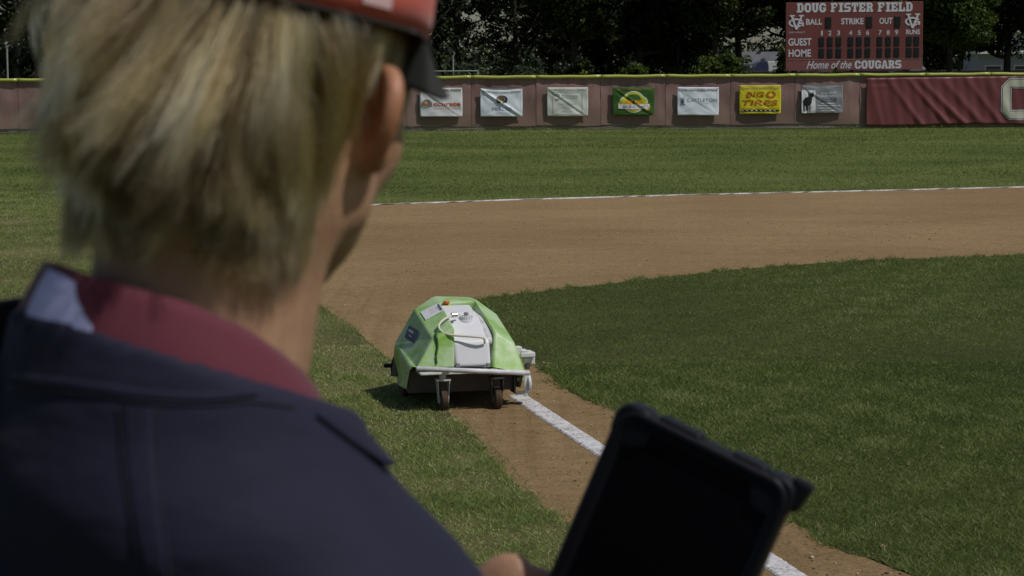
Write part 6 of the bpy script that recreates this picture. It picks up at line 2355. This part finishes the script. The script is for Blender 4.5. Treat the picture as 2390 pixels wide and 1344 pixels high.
def grow(P0, L, lift, nseg, seed, wild):
    """strands from roots: fall along the head, tips standing off by lift"""
    n = len(P0)
    r_ = np.random.default_rng(seed)
    pts_ = np.zeros((n, nseg + 1, 3))
    pts_[:, 0] = P0
    p = P0.copy()
    nr = grad(p)
    sw = vnoise(P0[:, 0] * 1.0, P0[:, 2] * 1.0, 17, 6, 45.0)
    for k in range(nseg):
        nr = grad(p)
        down = np.tile(np.array([0.0, -0.10, -1.0]), (n, 1))
        down[:, 0] += 0.55 * sw + 0.25 * np.sign(P0[:, 0]) * np.clip(P0[:, 2] * 8, 0, 1)
        down[:, 1] += 0.25 * np.clip((P0[:, 1] - 0.0) * -8, -1, 0.5) + 0.25 * vnoise(P0[:, 1], P0[:, 2], 19, 6, 40.0)
        tdir = down - nr * (down * nr).sum(1)[:, None]
        tdir /= np.linalg.norm(tdir, axis=1)[:, None] + 1e-6
        t = (k + 1) / nseg
        p = p + tdir * (L / nseg)[:, None] + wild[:, None] * r_.normal(0, 1, (n, 3)) * 0.0012
        want = lift * (t ** 0.75) * (1 + 0.35 * np.sin(3.0 * t + sw * 2))
        p = p + grad(p) * (want - scalp_sdf(p))[:, None] * 0.85
        pts_[:, k + 1] = p
    return pts_


NSEG = 9
# guides = the locks
gr = roots(760, 3)
gz = np.clip((gr[:, 2] + 0.085) / (CAPZ + 0.085), 0, 1)
gL = 0.024 + 0.054 * gz + rh.normal(0, 0.004 + 0.009 * gz, len(gr))
glift = 0.009 + 0.027 * gz ** 1.3 * rh.uniform(0.25, 1.45, len(gr))
bl_ = np.clip((-gr[:, 1] - 0.0) / 0.1, 0, 1)
glift *= (0.45 + 0.85 * bl_ + 0.45 * (gr[:, 0] < -0.02)) * np.where((gr[:, 1] > -0.03) & (gr[:, 0] > 0.03), 0.35, 1.0)
gL = np.clip(gL, 0.015, 0.10)
guides = grow(gr, gL, glift, NSEG, 5, np.full(len(gr), 1.0))
# a few wind-lifted tufts on the far side
wt = np.where((gr[:, 0] < -0.055) & (gr[:, 2] > 0.02))[0]
for k in wt[::3]:
    amt = rh.uniform(0.006, 0.019)
    tt = np.linspace(0, 1, NSEG + 1)[:, None] ** 1.8
    guides[k] += tt * np.array([-1.0, -0.25, 0.10]) * amt
wav = rh.normal(0, 0.0030, (len(gr), 1, 3)) * np.sin(np.linspace(0, 1, NSEG + 1)[None, :, None] * rh.uniform(2.5, 7.0, (len(gr), 1, 1)) + 0.0) * np.linspace(0, 1, NSEG + 1)[None, :, None]
guides = guides + wav
gt = np.where(rh.random(len(gr)) < np.clip(0.33 + 2.2 * gr[:, 0], 0.14, 0.45), rh.normal(0.76, 0.10, len(gr)), rh.normal(0.29, 0.12, len(gr)))  # light locks paint the sun's highlights, more of them on the sunlit right
gt = np.clip(gt + 0.34 * (gz - 0.45), 0.02, 1.0)  # lower locks tinted darker to carry the shade under the upper layers
NS = 22000
sr = roots(NS, 9)
d2 = ((sr[:, None, :] - gr[None]) ** 2).sum(-1)
d2 *= rh.uniform(0.7, 1.4, d2.shape)
near = d2.argmin(1)
sz_ = np.clip((sr[:, 2] + 0.085) / (CAPZ + 0.085), 0, 1)
own = grow(sr, np.clip(gL[near] * rh.uniform(0.62, 1.12, len(sr)), 0.010, 0.11), np.clip(glift[near] * rh.uniform(0.3, 1.25, len(sr)), 0.001, 0.05), NSEG, 6, rh.uniform(0.3, 1.8, len(sr)))
tt = np.linspace(0, 1, NSEG + 1)
cl = ((rh.uniform(0.45, 0.92, len(sr)) * (0.45 + 0.55 * np.clip(sz_ * 1.6, 0, 1)))[:, None] * (tt ** 0.7)[None])[..., None]
target = guides[near] + (sr - gr[near])[:, None, :] * (0.55 * (1 - tt) + 0.06)[None, :, None]
strands = own * (1 - cl) + target * cl
stray = rh.random(len(sr)) < 0.035
strands[stray] += (tt ** 1.6)[None, :, None] * rh.normal(0, 0.010, (stray.sum(), 1, 3))
# keep every strand outside the head
flat = strands[:, 1:].reshape(-1, 3)
s_ = scalp_sdf(flat)
push = np.clip(0.0008 - s_, 0, 0.05)
flat = flat + grad(flat) * push[:, None]
strands[:, 1:] = flat.reshape(len(sr), NSEG, 3)
W = h2w(strands.reshape(-1, 3)).reshape(strands.shape).astype(np.float32)
hc = bpy.data.hair_curves.new('hair')
hc.add_curves([NSEG + 1] * len(W))
hc.points.foreach_set('position', W.ravel())
rad = np.tile((0.00019 * (1 - 0.75 * tt ** 2)), len(W)) * np.repeat(rh.uniform(0.7, 1.4, len(W)), NSEG + 1)
ra = hc.attributes.get('radius') or hc.attributes.new('radius', 'FLOAT', 'POINT')
ra.data.foreach_set('value', rad.astype(np.float32))
ta = hc.attributes.new('tint', 'FLOAT', 'POINT')
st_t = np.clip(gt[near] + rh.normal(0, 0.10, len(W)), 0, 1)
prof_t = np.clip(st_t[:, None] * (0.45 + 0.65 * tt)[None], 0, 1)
ta.data.foreach_set('value', prof_t.ravel().astype(np.float32))
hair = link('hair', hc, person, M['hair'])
tag(hair, 'short layered dirty-blond hair')
